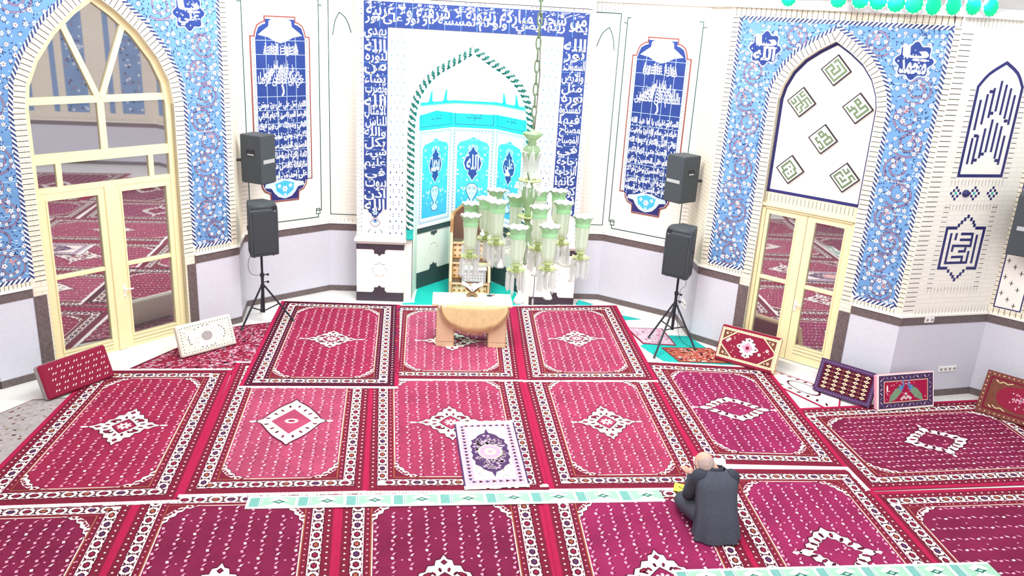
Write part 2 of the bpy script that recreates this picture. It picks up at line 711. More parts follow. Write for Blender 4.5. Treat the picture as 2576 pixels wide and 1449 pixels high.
def dado(F, parent, u0, u1, z1=1.12, jamb=None, base=True, e0=0.0, e1=0.0):
    m = Mesh()
    m.box(u0 - e0, u1 + e1, -0.012, 0, 0.09, z1, 'dado_grey')
    m.build('dado_panel', parent)
    m = Mesh()
    m.box(u0 - e0 * 1.7, u1 + e1 * 1.7, -0.020, 0, z1, z1 + 0.12, 'dark_granite')
    m.build('stone_band', parent)
    m = Mesh()
    m.box(u0 - e0 * 2.6, u1 + e1 * 2.6, -0.034, 0, z1 + 0.12, z1 + 0.145, 'white_wall')
    m.build('sill', parent)
    if base:
        m = Mesh()
        m.box(u0 - e0 * 1.7, u1 + e1 * 1.7, -0.020, 0, 0, 0.10, 'dark_granite')
        m.build('baseboard', parent)
    if jamb:
        m = Mesh()
        m.box(jamb[0], jamb[1], -0.020, 0, 0, z1, 'dark_granite')
        m.build('stone_jamb', parent)


def pat(d, name, parent, depth=0.0):
    return d.build(name, parent, None, False, wallfn(depth))


# --- back wall: pointed opening of the prayer niche
right_half = [(1.88, 4.25), (2.13, 4.09), (2.40, 3.93), (2.60, 3.74), (2.74, 3.50), (2.80, 3.22), (2.82, 3.0), (2.82, 0.0)]
mih_open = [(3.76 - u, z) for (u, z) in right_half[::-1]][:-1] + right_half
mih_open = smooth_curve(mih_open[1:8], 4) + smooth_curve(mih_open[7:-1], 4)[1:]
mih_open = [(0.94, 0.0)] + mih_open + [(2.82, 0.0)]
wall_back = arch_wall('wall_back', MB, mih_open, 5.3, 'white_brick_wall', 0.24, 'white_wall')
for (ua_, ub_, yb_) in ((0.0, 0.06, 0.5), (3.74, 3.80, 0.44)):
    m = Mesh()
    m.box(ua_, ub_, -0.02, yb_, 0, 5.3, 'white_brick_wall')
    m.build('side_pier', wall_back)
d = Draw()
for (u, s) in ((0.03, 0.055), (3.77, 0.055)):
    d.ladder([(u, 1.15), (u, 4.9)], s, 'joint_soft', 36, 0.066, 0.006)
d.ladder([(0.1, 5.11), (3.75, 5.11)], 0.17, 'joint_soft', 2, 0.075, 0.006)
d.path([(0.02, 5.025), (3.78, 5.025)], 0.012, 'joint_dark', 2)
# pale outer border with small dark ticks
d.path([(0.08, 1.2), (0.08, 5.0), (3.735, 5.0), (3.735, 1.2)], 0.045, 'tile_white', 2)
for (p, t) in walk([(0.08, 1.2), (0.08, 5.0), (3.735, 5.0), (3.735, 1.2)], 0.075):
    d.poly([(p[0] - .012, p[1]), (p[0], p[1] - .012), (p[0] + .012, p[1] + .004), (p[0], p[1] + .012)], random.choice(('leaf', 'tile_blue', 'joint_soft')), 3)
# flowered side strips between inscription and rope
for uc in (0.66, 3.13):
    d.rect(uc - 0.115, 1.16, uc + 0.115, 4.45, 'tile_white', 1)
    z = 1.22
    k = 0
    while z < 4.4:
        c = 'leaf' if z < 2.4 else 'tile_blue'
        d.flower((uc, z), 0.05, 'tile_pale', c, 2, 8)
        for sx in (-1, 1):
            d.poly([(uc + sx * .035, z + .085), (uc + sx * .06, z + .07), (uc + sx * .05, z + .10)], c, 2)
            d.poly([(uc + sx * .035, z + .125), (uc + sx * .06, z + .14), (uc + sx * .05, z + .11)], c, 2)
            d.poly([(uc + sx * .085, z - .01), (uc + sx * .10, z + .02), (uc + sx * .112, z - .01), (uc + sx * .10, z - .03)], c, 2)
            d.disc((uc + sx * .102, z + .1), 0.008, c, 2, 6)
        z += 0.21
# small ornaments at the foot of the inscription strips
for uc in (0.31, 3.505):
    d.path([(uc + x, 1.40 + z) for (x, z) in ((-.06, -.05), (-.085, 0), (-.045, .03), (-.03, .075), (.03, .075), (.045, .03), (.085, 0), (.06, -.05), (0, -.08))], 0.012, 'vine', 2, True)
    d.disc((uc, 1.42), 0.035, 'tile_blue', 3, 8)
    d.disc((uc, 1.44), 0.018, 'leaf', 4, 8)
    d.flower((uc, 1.22), 0.06, 'tile_pale', 'vine', 2, 6)
    for sx in (-1, 1):
        d.poly([(uc + sx * .09, 1.26), (uc + sx * .075, 1.30), (uc + sx * .12, 1.23), (uc + sx * .13, 1.19)], 'leaf', 2)
pat(d, 'tile_border', wall_back)


def piers(u0, u1, nm):
    """white footing of the niche wall with dark bands and star cut-outs"""
    t = Mesh()
    t.box(u0, u1, -0.05, 0.3, 0.0, 1.07, 'white_wall')
    t.build(nm, wall_back)
    t = Mesh()
    t.box(u0 - 0.04, u1 + 0.04, -0.10, 0.28, 1.07, 1.12, 'white_wall', 0.012)
    t.build('ledge', wall_back)
    for (za, zb_) in ((0.935, 1.03), (0.0, 0.16)):
        t = Mesh()
        t.box(u0 - .006, u1 + .006, -0.056, 0.306, za, zb_, 'base_dark')
        t.build('dark_band', wall_back)


piers(0.0, 0.80, 'footing')
piers(3.02, 3.80, 'footing')


def star8(c, r, k=8):
    out = []
    for i in range(k * 2):
        a = PI / 2 + PI * i / k
        rr = r if i % 2 == 0 else r * 0.765
        out.append((c[0] + rr * math.cos(a), c[1] + rr * math.sin(a)))
    return out


for uc in (0.39, 3.41):
    d = Draw()
    d.poly([p for p in star8((uc, 0.95), 0.13) if p[1] < 0.96], 'base_dark', 12)
    pat(d, 'star_inlay', wall_back, -0.05)
    d = Draw()
    d.poly([p for p in star8((uc, 0.16), 0.13) if p[1] > 0.15], 'base_dark', 12)
    pat(d, 'star_inlay', wall_back, -0.05)
    d = Draw()
    d.poly(star8((uc, 0.58), 0.13), 'rug_grey', 12)  # grey sliver left above the white star paints its shaded upper lip
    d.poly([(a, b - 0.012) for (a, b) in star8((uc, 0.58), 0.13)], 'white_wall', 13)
    pat(d, 'star_inlay', wall_back, -0.05)

# the rope moulding that rims the niche
rope_c = offset(mih_open, 0.045)
rope_c = [p for p in rope_c if p[1] > 1.3]
rope_c = [(rope_c[0][0], 1.30)] + rope_c + [(rope_c[-1][0], 1.30)]
ropes = [p for (p, t) in walk(rope_c, 0.022)]
m = Mesh()
m.tube([(p[0], -0.02, p[1]) for p in ropes], 0.062, 'rope_teal', 12, matfn=lambda i, j: 'rope_teal' if ((i + j * 0.75) % 4.5) < 2.2 else 'tile_white')
ro = m.build('rope_moulding', None, MB.mw)
props(ro, 'twisted green and white rope moulding rimming the pointed prayer niche', 'moulding')
weld(ro)
m = Mesh()
for p in (ropes[0], ropes[-1]):
    m.lathe([(0.05, 0), (0.066, 0.02), (0.058, 0.10), (0.066, 0.18)], 'tile_turq', 12, (p[0], -0.02, 1.12))
m.build('rope_base', ro)

# the inscription frame
AYA_TOP = ['من شجرة مباركة زيتونة لا شرقية ولا غربية', 'يكاد زيتها يضيء ولو لم تمسسه نار نور على نور']
AYA_R = ['الله', 'نور', 'السموات', 'والارض', 'مثل', 'نوره', 'كمشكوة', 'فيها', 'مصباح', 'المصباح', 'في', 'زجاجة', 'الزجاجة', 'كانها', 'كوكب', 'دري', 'يوقد']
AYA_L = ['يهدي', 'الله', 'لنوره', 'من', 'يشاء', 'ويضرب', 'الله', 'الامثال', 'للناس', 'والله', 'بكل', 'شيء', 'عليم', 'في', 'بيوت', 'اذن', 'الله']
fr = empty('inscription_frame', mw=MB.mw, label='blue tiled frame of white script running up, over and down around the niche', cat='tile frame')
d = Draw()
for (u0, u1) in ((0.115, 0.50), (3.31, 3.70)):
    d.rect(u0, 1.63, u1, 4.60, 'tile_cobalt', 20)
    uc = (u0 + u1) / 2
    d.poly([(u0 + .07, 1.63), (u0 + .09, 1.575), (u0 + .135, 1.55), (u0 + .14, 1.515), (uc, 1.485), (u1 - .14, 1.515), (u1 - .135, 1.55), (u1 - .09, 1.575), (u1 - .07, 1.63)], 'tile_cobalt', 20)
d.rect(0.115, 4.58, 3.70, 4.965, 'tile_cobalt', 21)
for k in range(1, 14):
    d.rect(0.115 + k * 0.256 - .004, 4.58, 0.115 + k * 0.256 + .004, 4.965, 'tile_blue', 22)
for k in range(1, 15):
    for (u0, u1) in ((0.115, 0.50), (3.31, 3.70)):
        d.rect(u0, 1.63 + k * .2 - .003, u1, 1.63 + k * .2 + .003, 'tile_blue', 22)
d.rect(0.115, 1.63, 0.12, 4.965, 'tile_white', 22)
pat(d, 'tile_ground', fr)
d = Draw()
d.text(AYA_TOP[0], 0.16, 4.69, 3.66, 4.955, 'tile_white', 23, 0.022)
d.text(AYA_TOP[1], 0.14, 4.59, 3.68, 4.80, 'tile_white', 24, 0.022)
for k in range(150):
    x, z = random.uniform(0.14, 3.68), random.uniform(4.86, 4.95)
    if k % 3:
        d.disc((x, z), random.uniform(.006, .011), 'tile_white', 25, 6)
    else:
        d.line((x, z), (x + .06, z + .02), .009, 'tile_white', 25)
for (u0, u1, words) in ((0.125, 0.49, AYA_L), (3.32, 3.69, AYA_R)):
    z = 4.56
    for k, t in enumerate(words):
        hgt = 0.172
        d.text(t, u0 + 0.01 * (k % 3), z - hgt - 0.028, u1 - 0.012 * ((k + 1) % 3), z, 'tile_white', 23, 0.018)
        z -= hgt
    for k in range(120):
        d.disc((random.uniform(u0, u1), random.uniform(1.66, 4.5)), random.uniform(.006, .012), 'tile_white', 24, 6)
    uc = (u0 + u1) / 2
    d.flower((uc, 1.57), 0.05, 'tile_pale', 'tile_cobalt', 23, 6)
pat(d, 'inscription', fr)

# --- the niche itself
nl, nlc, nrc, nr = (-0.90, 0.72), (-0.33, 1.42), (0.46, 1.42), (0.96, 0.72)
NF = [Frame(nl, nlc), Frame(nlc, nrc), Frame(nrc, nr)]
niche = empty('mihrab_niche', (0.02, 0.9, 0), 0, 'deep prayer niche of turquoise tile panels lit green from inside', 'prayer niche')
m = Mesh()
for (a, b) in (((-0.955, 0.25), nl), (nr, (0.955, 0.25))):
    F = Frame(a, b)
    q = [F.W(0, 0), F.W(F.L, 0), F.W(F.L, 3.1), F.W(0, 3.1)]
    m.face([tuple(p - Vector((0.02, 0.9, 0))) for p in q], 'white_wall')
for F in NF:
    q = [F.W(0, 0), F.W(F.L, 0), F.W(F.L, 3.1), F.W(0, 3.1)]
    m.face([tuple(p - Vector((0.02, 0.9, 0))) for p in q], 'white_wall')
m.build('niche_shell', niche)
# vault: the half dome over the panels, meeting the pointed opening
m = Mesh()
plan = [(-0.955, 0.25), (-0.93, 0.5), nl, (-0.62, 1.07), nlc, (0.07, 1.42), nrc, (0.71, 1.07), nr, (0.955, 0.5), (0.955, 0.25)]
rings = []
for k in range(9):
    t = k / 8.0
    sc = math.cos(t * PI / 2) ** 0.75
    zz = 3.1 + 1.2 * math.sin(t * PI / 2)
    rings.append([((x - 0.0) * max(sc, 0.02) + 0.0 - 0.02, 0.25 + (y - 0.25) * max(sc, 0.02) - 0.9, zz) for (x, y) in plan])
m.grid(rings, 'white_wall', closed=False)
m.build('vault', niche, smooth=True)
NAMES = ['محمد', 'الله', 'علي']
for F, nm in zip(NF, NAMES):
    g = empty('tile_panel', mw=Matrix.Translation((-0.02, -0.9, 0)) @ F.mw)
    g.parent = niche
    L = F.L
    d = Draw()
    d.rect(0.02, 1.20, L - .02, 2.86, 'tile_white', 2)
    d.path([(0.035, 1.215), (0.035, 2.845), (L - .035, 2.845), (L - .035, 1.215)], 0.012, 'tile_blue', 3, True)
    for (p, t) in walk([(0.055, 1.24), (0.055, 2.82), (L - .055, 2.82), (L - .055, 1.24), (0.055, 1.24)], 0.06):
        d.disc(p, 0.011, 'leaf', 3, 5)
    d.rect(0.10, 1.30, L - .10, 2.78, 'tile_sky', 3)
    uc = L / 2
    rnd = random.Random(5)
    for k in range(60):
        x, z = rnd.uniform(.12, uc), rnd.uniform(1.33, 2.75)
        for xx in (x, L - x):
            if k % 3 == 0:
                d.flower((xx, z), .022, 'tile_white', 'tile_blue', 5)
            elif k % 3 == 1:
                d.disc((xx, z), .016, 'tile_pale', 4, 6, .008, rnd.uniform(0, 3))
            else:
                d.disc((xx, z), .014, 'leaf', 4, 5, .005, rnd.uniform(0, 3))
    # pale lambrequin at the top, navy cartouche, vase below
    d.poly([(.10, 2.78), (.10, 2.55), (.15, 2.62), (uc - .12, 2.66), (uc, 2.72), (uc + .12, 2.66), (L - .15, 2.62), (L - .10, 2.55), (L - .10, 2.78)], 'tile_white', 6)
    cart = [(0, .31), (.05, .22), (.09, .20), (.07, .14), (.13, .11), (.165, 0), (.13, -.11), (.07, -.14), (.09, -.20), (.05, -.24), (0, -.32)]
    sc = min(1.0, L / 0.82)
    full = [(uc + x * sc, 2.24 + z) for (x, z) in cart] + [(uc - x * sc, 2.24 + z) for (x, z) in cart[1:-1][::-1]]
    d.poly([(uc + (p[0] - uc) * 1.12, 2.24 + (p[1] - 2.24) * 1.07) for p in full], 'tile_white', 7)
    d.poly(full, 'tile_cobalt', 8)
    d.text(nm, uc - .115 * sc, 2.12, uc + .115 * sc, 2.40, 'tile_white', 9, 0.02)
    vase = [(.05, 1.86), (.11, 1.80), (.10, 1.70), (.05, 1.60), (.02, 1.55), (.10, 1.48), (.06, 1.42), (0, 1.40)]
    vf = [(uc + x * sc, z) for (x, z) in vase] + [(uc - x * sc, z) for (x, z) in vase[:-1][::-1]]
    d.poly(vf, 'tile_pale', 7)
    d.path(vf, .010, 'leaf', 8, True)
    for sx in (-1, 1):
        d.disc((uc + sx * .045 * sc, 1.78), .028, 'leaf', 8, 8)
        d.disc((uc + sx * .045 * sc, 1.78), .019, 'tile_pale', 9, 8)
        d.disc((uc + sx * .03 * sc, 1.68), .012, 'tile_blue', 9, 6)
    pat(d, 'tile_field', g)
    d = Draw()
    d.rect(0, 2.88, L, 3.32, 'tile_turq', 4)
    d.path([(.05, 2.94), (.05, 3.14), (.12, 3.26), (L - .12, 3.26), (L - .05, 3.14), (L - .05, 2.94)], .012, 'leaf', 5, True)
    d.text('صلوات', uc - .14 * sc, 3.0, uc + .14 * sc, 3.2, 'leaf', 5, 0.006)
    pat(d, 'frieze', g)
    t = Mesh()
    t.box(0, L, -.05, 0, 3.32, 3.36, 'tile_turq')
    t.build('frieze_ledge', g)
    t = Mesh()
    t.box(0, L, -.02, 0, 1.14, 1.18, 'white_wall')
    t.build('ledge', g)
    for (za, zb_) in ((1.04, 1.14), (0.0, 0.30)):
        t = Mesh()
        t.box(0, L, -.012, 0, za, zb_, 'slate_green')
        t.build('dark_band', g)
    d = Draw()
    s = star8((uc, 1.06), 0.12)
    d.poly([p for p in s if p[1] < 1.06], 'slate_green', 22)
    pat(d, 'star_inlay', g)
    d = Draw()
    s = star8((uc, 0.30), 0.13)
    d.poly([p for p in s if p[1] > 0.29], 'slate_green', 22)
    pat(d, 'star_inlay', g)
    d = Draw()
    d.poly(star8((uc, 0.70), 0.12), 'rug_grey', 3)  # grey edge painted as shade under the star's upper lip
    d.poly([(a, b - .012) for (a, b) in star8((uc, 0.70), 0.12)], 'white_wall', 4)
    pat(d, 'star_inlay', g)
# slim candle-lamps standing on the frieze ledge
cl = 0
for (x, y, hh, lab) in ((-0.72, 0.90, 0.32, 'turquoise lamp standing far left on the niche frieze'), (-0.47, 1.20, 0.42, 'tall turquoise lamp standing inner left on the niche frieze'),
                   (0.58, 1.20, 0.42, 'tall turquoise lamp standing inner right on the niche frieze'), (0.78, 0.92, 0.32, 'turquoise lamp standing far right on the niche frieze')):
    g = empty('candle_lamp', (x, y, 3.361), 0, lab, 'lamp', 'lamps on the niche frieze')
    t = Mesh()
    t.lathe([(.045, 0), (.045, .02), (.03, .03), (.03, hh * .7), (.036, hh * .72)], 'tile_turq', 12)
    t.build('stem', g, smooth=False)
    t = Mesh()
    t.lathe([(.03, hh * .72), (.055, hh * .8), (.06, hh * .9), (.045, hh)], 'tile_white', 12)
    t.build('lamp_shade', g, smooth=True)

# --- short walls and recess walls beside the niche
wl3 = flat_wall('wall_back_left', W3)
dado(W3, wl3, -0.02, 0.56)
wl2 = flat_wall('wall_recess_left', W2)
dado(W2, wl2, 0, W2.L)
wr5 = flat_wall('wall_back_right', W5)
dado(W5, wr5, -0.04, W5.L + .02)
wr6 = flat_wall('wall_recess_right', W6)
dado(W6, wr6, 0, W6.L)
wrl = flat_wall('wall_return_left', RETL, ZT, 'cream_brick_wall')
dado(RETL, wrl, 0, RETL.L)
wrr = flat_wall('wall_return_right', RETR, ZT, 'cream_brick_wall')
dado(RETR, wrr, 0, RETR.L)
for (F, wl, mir) in ((W2, wl2, False), (W6, wr6, True)):
    d = Draw()
    X = (lambda u: W6.L - u) if mir else (lambda u: u)
    ul, ur = X(0.13), X(1.44)
    d.path([(ul, 4.85), (ul, 1.37), (X(1.38), 1.37), (X(1.38), 1.43)], 0.016, 'line_teal', 2)
    d.path([(ur, 4.85), (ur, 1.49), (X(1.34), 1.49)], 0.016, 'line_teal', 2)
    d.path([(X(1.34), 1.43), (X(1.34), 1.52), (X(1.41), 1.52), (X(1.41), 1.43)], 0.014, 'line_teal', 2, True)
    d.path([(X(.2), 4.93), (X(.13), 4.93), (X(.13), 4.85), (X(.06), 4.85)], 0.014, 'line_teal', 2)
    d.path([(X(1.38), 4.93), (X(1.44), 4.93), (X(1.44), 4.85), (X(1.5), 4.85)], 0.014, 'line_teal', 2)
    d.ladder([(0.02, 1.30), (F.L, 1.30)], 0.06, 'joint_soft', 2, 0.07, 0.004)
    d.ladder([(X(0.05), 1.4), (X(0.05), 3.6)], 0.10, 'joint_soft', 2, 0.066, 0.005)
    pat(d, 'line_inlay', wl)
for (F, wl, mir) in ((W3, wl3, False), (W5, wr5, True)):
    d = Draw()
    X = (lambda u: F.L - u) if mir else (lambda u: u)
    d.path([(X(0.03), 4.99), (X(0.03), 1.40), (X(0.53), 1.40)], 0.014, 'line_teal', 2)
    d.path([(X(0.03), 4.99), (X(0.53), 4.99)], 0.016, 'line_teal', 2)
    d.path(smooth_curve([(X(0.10), 4.4), (X(0.14), 4.62), (X(0.21), 4.76)], 4) + smooth_curve([(X(.21), 4.76), (X(.32), 4.66), (X(.40), 4.45)], 4)[1:], 0.014, 'line_teal', 2)
    d.ladder([(0.02, 1.30), (F.L, 1.30)], 0.07, 'joint_soft', 2, 0.07, 0.005)
    d.ladder([(0.05, 5.08), (F.L, 5.08)], 0.13, 'joint_dark', 2, 0.07, 0.005)
    pat(d, 'line_inlay', wl)

# --- blue floral tile faces around the two doors
def floral(d, inside, bbox, strips, spir, seed, h=2):
    rnd = random.Random(seed)
    vines = []
    for (uc, z0, z1, r) in strips:
        z = z0 + r * 1.1
        k = 0
        while z < z1 - r * .5:
            sx = 1 if k % 2 == 0 else -1
            vines.append((uc + sx * r * 0.28, z, r, sx, rnd.uniform(0, 1)))
            z += r * 1.95
            k += 1
    vines += spir
    for (u, z, r, sx, ph) in vines:
        pts = []
        for i in range(30):
            t = i / 29.0
            a = -PI / 2 + sx * t * 2 * PI * 1.45
            rr = r * (1.0 - 0.62 * t)
            pts.append((u + rr * math.cos(a), z + rr * math.sin(a)))
        pts = [(u - sx * r * .9, z - r * .75), (u - sx * r * .5, z - r * 0.98)] + pts
        pts = [p for p in pts if inside(*p)]
        if len(pts) < 4:
            continue
        d.path(pts, 0.030, 'leaf', h)
        d.path(pts, 0.021, 'vine', h + 1)
        e = pts[-1]
        for j in range(4):
            a = rnd.uniform(0, 6.28)
            d.disc((e[0] + .03 * math.cos(a), e[1] + .03 * math.sin(a)), .028, 'vine_pink', h + 2, 6, .012, a)
    area = (bbox[1] - bbox[0]) * (bbox[3] - bbox[2])
    placed = []
    for k in range(int(area * 190)):
        u, z = rnd.uniform(bbox[0], bbox[1]), rnd.uniform(bbox[2], bbox[3])
        if not inside(u, z):
            continue
        if any((u - a) ** 2 + (z - b) ** 2 < 0.0052 for (a, b) in placed):
            continue
        placed.append((u, z))
        r = rnd.uniform(.024, .038)
        d.flower((u, z), r + .006, 'tile_cobalt', None, h + 3, 5, k)
        d.flower((u, z), r, 'tile_white', 'tile_blue' if k % 3 else 'rust', h + 4, 5, k)
    for k in range(int(area * 330)):
        u, z = rnd.uniform(bbox[0], bbox[1]), rnd.uniform(bbox[2], bbox[3])
        if inside(u, z):
            d.disc((u, z), rnd.uniform(.012, .024), 'leaf' if k % 4 else 'tile_pale', h + 2, 5, .007, rnd.uniform(0, 3.1))


def dist_under(curve, u, z, off):
    """inside the offset arch?"""
    pts = curve
    inside = False
    n = len(pts)
    for i in range(n):
        (x1, y1), (x2, y2) = pts[i], pts[(i + 1) % n]
        if (y1 > z) != (y2 > z) and u < (x2 - x1) * (z - y1) / (y2 - y1) + x1:
            inside = not inside
    return inside


def tiled_face(F, wl, open_c, bandw, ua, ub, lab, name, spir, seed, ropes_lr, zb=1.36, zt=5.02, cal=()):
    """blue spandrel and side strips with rope edges, cream brick rim along the opening"""
    rim = offset(open_c, bandw)
    rim[0] = (rim[0][0], zb)
    rim[-1] = (rim[-1][0], zb)
    hole = rim + [(rim[-1][0], 0.0), (rim[0][0], 0.0)]
    root = empty(name, mw=F.mw, label=lab, cat='tile facing')
    d = Draw()
    d.rect(ua, zb, rim[0][0], zt, 'tile_blue', 2)
    d.rect(rim[-1][0], zb, ub, zt, 'tile_blue', 2)
    for (p, q) in zip(rim[:-1], rim[1:]):
        if q[0] - p[0] > 1e-6:
            d.poly([p, q, (q[0], zt), (p[0], zt)], 'tile_blue', 2)
    k = 1
    while zb + k * .42 < zt:
        for (a, b) in ((ua, rim[0][0]), (rim[-1][0], ub)):
            d.rect(a, zb + k * .42, b, zb + k * .42 + .006, 'tile_pale', 3)
        k += 1
    pat(d, 'tile_ground', root)
    d = Draw()
    ins = lambda u, z: ua + .02 < u < ub - .02 and zb + .03 < z < zt - .03 and not dist_under(hole, u, z, 0) and not dist_under([(p[0], p[1] + .045) for p in hole], u, z, 0)
    cl_, cr_ = (ua + rim[0][0]) / 2, (rim[-1][0] + ub) / 2
    strips = []
    if rim[0][0] - ua > .3:
        strips.append((cl_, zb + .02, 4.1, min(.17, (rim[0][0] - ua) * .36)))
    strips.append((cr_, zb + .02, 4.1, min(.17, (ub - rim[-1][0]) * .36)))
    floral(d, ins, (ua, ub, zb, zt), strips, spir, seed)
    for (u, z, t) in cal:
        pts = [(u + (0.215 + .025 * math.cos(8 * a)) * math.cos(a), z + (0.215 + .025 * math.cos(8 * a)) * math.sin(a)) for a in [2 * PI * i / 48 for i in range(48)]]
        d.poly([(u + (p[0] - u) * 1.08, z + (p[1] - z) * 1.08) for p in pts], 'tile_white', 9)
        d.poly(pts, 'tile_cobalt', 10)
        for j, tt in enumerate(t):
            n_ = len(t)
            d.text(tt, u - .165, z - .165 + .33 * (n_ - 1 - j) / n_, u + .165, z - .165 + .33 * (n_ - j) / n_ + .02, 'tile_white', 11 + j, 0.03)
        rc = random.Random(seed + 5)
        for j in range(26):
            a_, q_ = rc.uniform(0, 6.28), rc.uniform(.02, .2)
            d.disc((u + q_ * math.cos(a_), z + q_ * math.sin(a_)), rc.uniform(.007, .013), 'tile_white', 13, 6)
    pat(d, 'flower_pattern', root)
    d = Draw()
    if ropes_lr[0]:
        d.rope([(rim[0][0] - .02, zb), (ua + 0, zb), (ua, zt)], .054, 'leaf', 'tile_white', 5)
    else:
        d.rope([(rim[0][0] - .02, zb), (ua, zb)], .054, 'leaf', 'tile_white', 5)
    d.rope([(rim[-1][0] + .02, zb), (ub, zb), (ub, zt)], .054, 'leaf', 'tile_white', 5)
    d.rope([(ua, zt), (ub, zt)], .054, 'leaf', 'tile_white', 6)
    d.rope(offset(rim, .005), .054, 'leaf', 'tile_white', 6)
    pat(d, 'rope_border', root)
    # cream brick rim with dark joints, edge bands and the soldier course below
    d = Draw()
    mid = offset(open_c, bandw / 2 - .008)
    d.ladder([(mid[0][0], 1.28)] + mid[1:-1] + [(mid[-1][0], 1.28)], bandw - .03, 'joint_dark', 2, 0.066, 0.008)
    d.ladder([(max(ua - .01, 0.02), 1.305), (rim[0][0], 1.305)], .075, 'joint_dark', 2, 0.05, 0.006)
    d.ladder([(rim[-1][0], 1.305), (ub + .01, 1.305)], .075, 'joint_dark', 2, 0.05, 0.006)
    d.ladder([(0.02, 5.10), (F.L - .02, 5.10)], .12, 'joint_dark', 2, 0.075, 0.007)
    if ropes_lr[0]:
        d.ladder([(ua / 2 - .01, 1.35), (ua / 2 - .01, 5.02)], ua - .05, 'joint_dark', 2, 0.066, 0.008)
    if F.L - ub > .04:
        d.ladder([((ub + F.L) / 2 + .01, 1.35), ((ub + F.L) / 2 + .01, 5.02)], F.L - ub - .03, 'joint_dark', 2, 0.066, 0.008)
    pat(d, 'brick_joints', wl)
    return root


arch_r = [(0.87, 0.0), (0.87, 3.95), (0.905, 4.12), (1.0, 4.33), (1.15, 4.51), (1.34, 4.65), (1.56, 4.78), (1.78, 4.65), (1.97, 4.51), (2.12, 4.33), (2.215, 4.12), (2.25, 3.95), (2.25, 0.0)]
wall_door_right = arch_wall('wall_door_right', W7, arch_r, ZT, 'cream_brick_wall', 0.14, 'cream_brick')
dado(W7, wall_door_right, 0, 0.70, jamb=(0.70, 0.86))
dado(W7, wall_door_right, 2.42, W7.L, jamb=(2.26, 2.42), e1=0.012)
tiled_face(W7, wall_door_right, arch_r, 0.155, 0.145, 2.975, 'blue floral tile facing around the narrow glass door on the right', 'floral_tile_facing',
           [(1.00, 4.80, .17, 1, 0), (2.12, 4.80, .17, -1, 0), (.45, 4.28, .17, -1, 0), (2.72, 4.25, .17, 1, 0)], 11, (True, True),
           cal=((0.57, 4.62, ('يا', 'الله')), (2.60, 4.60, ('يا', 'محمد'))))
arch_l = [(0.70, 0.0), (0.70, 3.45), (0.745, 3.76), (0.88, 4.06), (1.13, 4.40), (1.40, 4.65), (1.665, 4.84), (1.93, 4.65), (2.20, 4.40), (2.45, 4.06), (2.585, 3.76), (2.63, 3.45), (2.63, 0.0)]
wall_door_left = arch_wall('wall_door_left', L1, arch_l, 5.45, 'cream_brick_wall', 0.17, 'cream_brick')
dado(L1, wall_door_left, 0, 0.51, jamb=(0.51, 0.67))
dado(L1, wall_door_left, 2.79, L1.L, jamb=(2.66, 2.79), e1=0.012)
tiled_face(L1, wall_door_left, arch_l, 0.165, 0.0, 3.39, 'blue floral tile facing around the wide arched glass door on the left', 'floral_tile_facing',
           [(2.55, 4.75, .19, 1, 0), (.35, 4.3, .19, -1, 0), (.75, 4.78, .19, 1, 0), (3.12, 4.25, .17, -1, 0)], 23, (False, True), zt=5.2,
           cal=((2.94, 4.66, ('يا', 'علي')),))

# infill of the right arch above its door, with six square kufic plaques
d = Draw()
inner = offset(arch_r, -0.0)
top = [(0.84, 2.58)] + arch_r[1:-1] + [(2.28, 2.58)]
d.poly(top, 'white_wall', 1)
edge = offset([(0.87, 2.60)] + arch_r[1:-1] + [(2.25, 2.60)], -0.022)
d.path(edge, 0.045, 'tile_navy', 2)
d.path([(0.87, 2.62), (2.25, 2.62)], 0.045, 'tile_navy', 2)
d.rect(0.84, 2.40, 2.28, 2.60, 'cream_brick', 1)
d.ladder([(0.86, 2.52), (2.26, 2.52)], 0.11, 'joint_dark', 2, 0.058, 0.006)
pat(d, 'arch_infill', wall_door_right, 0.10)
KUF = [
    ['111110111', '100010001', '101110101', '101000101', '101111101', '100000001', '111111111'],
    ['101010111', '101010100', '111010111', '000010000', '111111111', '100010101', '101110101', '001000101', '111011101'],
    ['100001110', '101001010', '111101110', '000101000', '011101111', '010000001', '011111111'],
    ['000011100', '011010100', '010011110', '011000010', '001011111', '101010001', '111011111'],
    ['011111110', '010000010', '111101010', '100000010', '101010110', '100000100', '111111100'],
    ['111110100', '100010101', '101010111', '101000000', '101110111', '100000101', '111111101']]
PLQ = [((1.60, 4.40), 'pale square kufic plaque highest in the pointed arch above the right door'),
       ((1.19, 3.93), 'square kufic plaque of slanting bars, left one of the second row in the arch'),
       ((1.98, 3.93), 'square kufic plaque beside the right edge of the arch, second row from top'),
       ((1.58, 3.46), 'square kufic plaque in the middle of the white arch panel'),
       ((1.18, 2.97), 'square kufic plaque at the lower left corner of the arch panel'),
       ((1.97, 2.98), 'square kufic plaque at the lower right corner of the arch panel')]
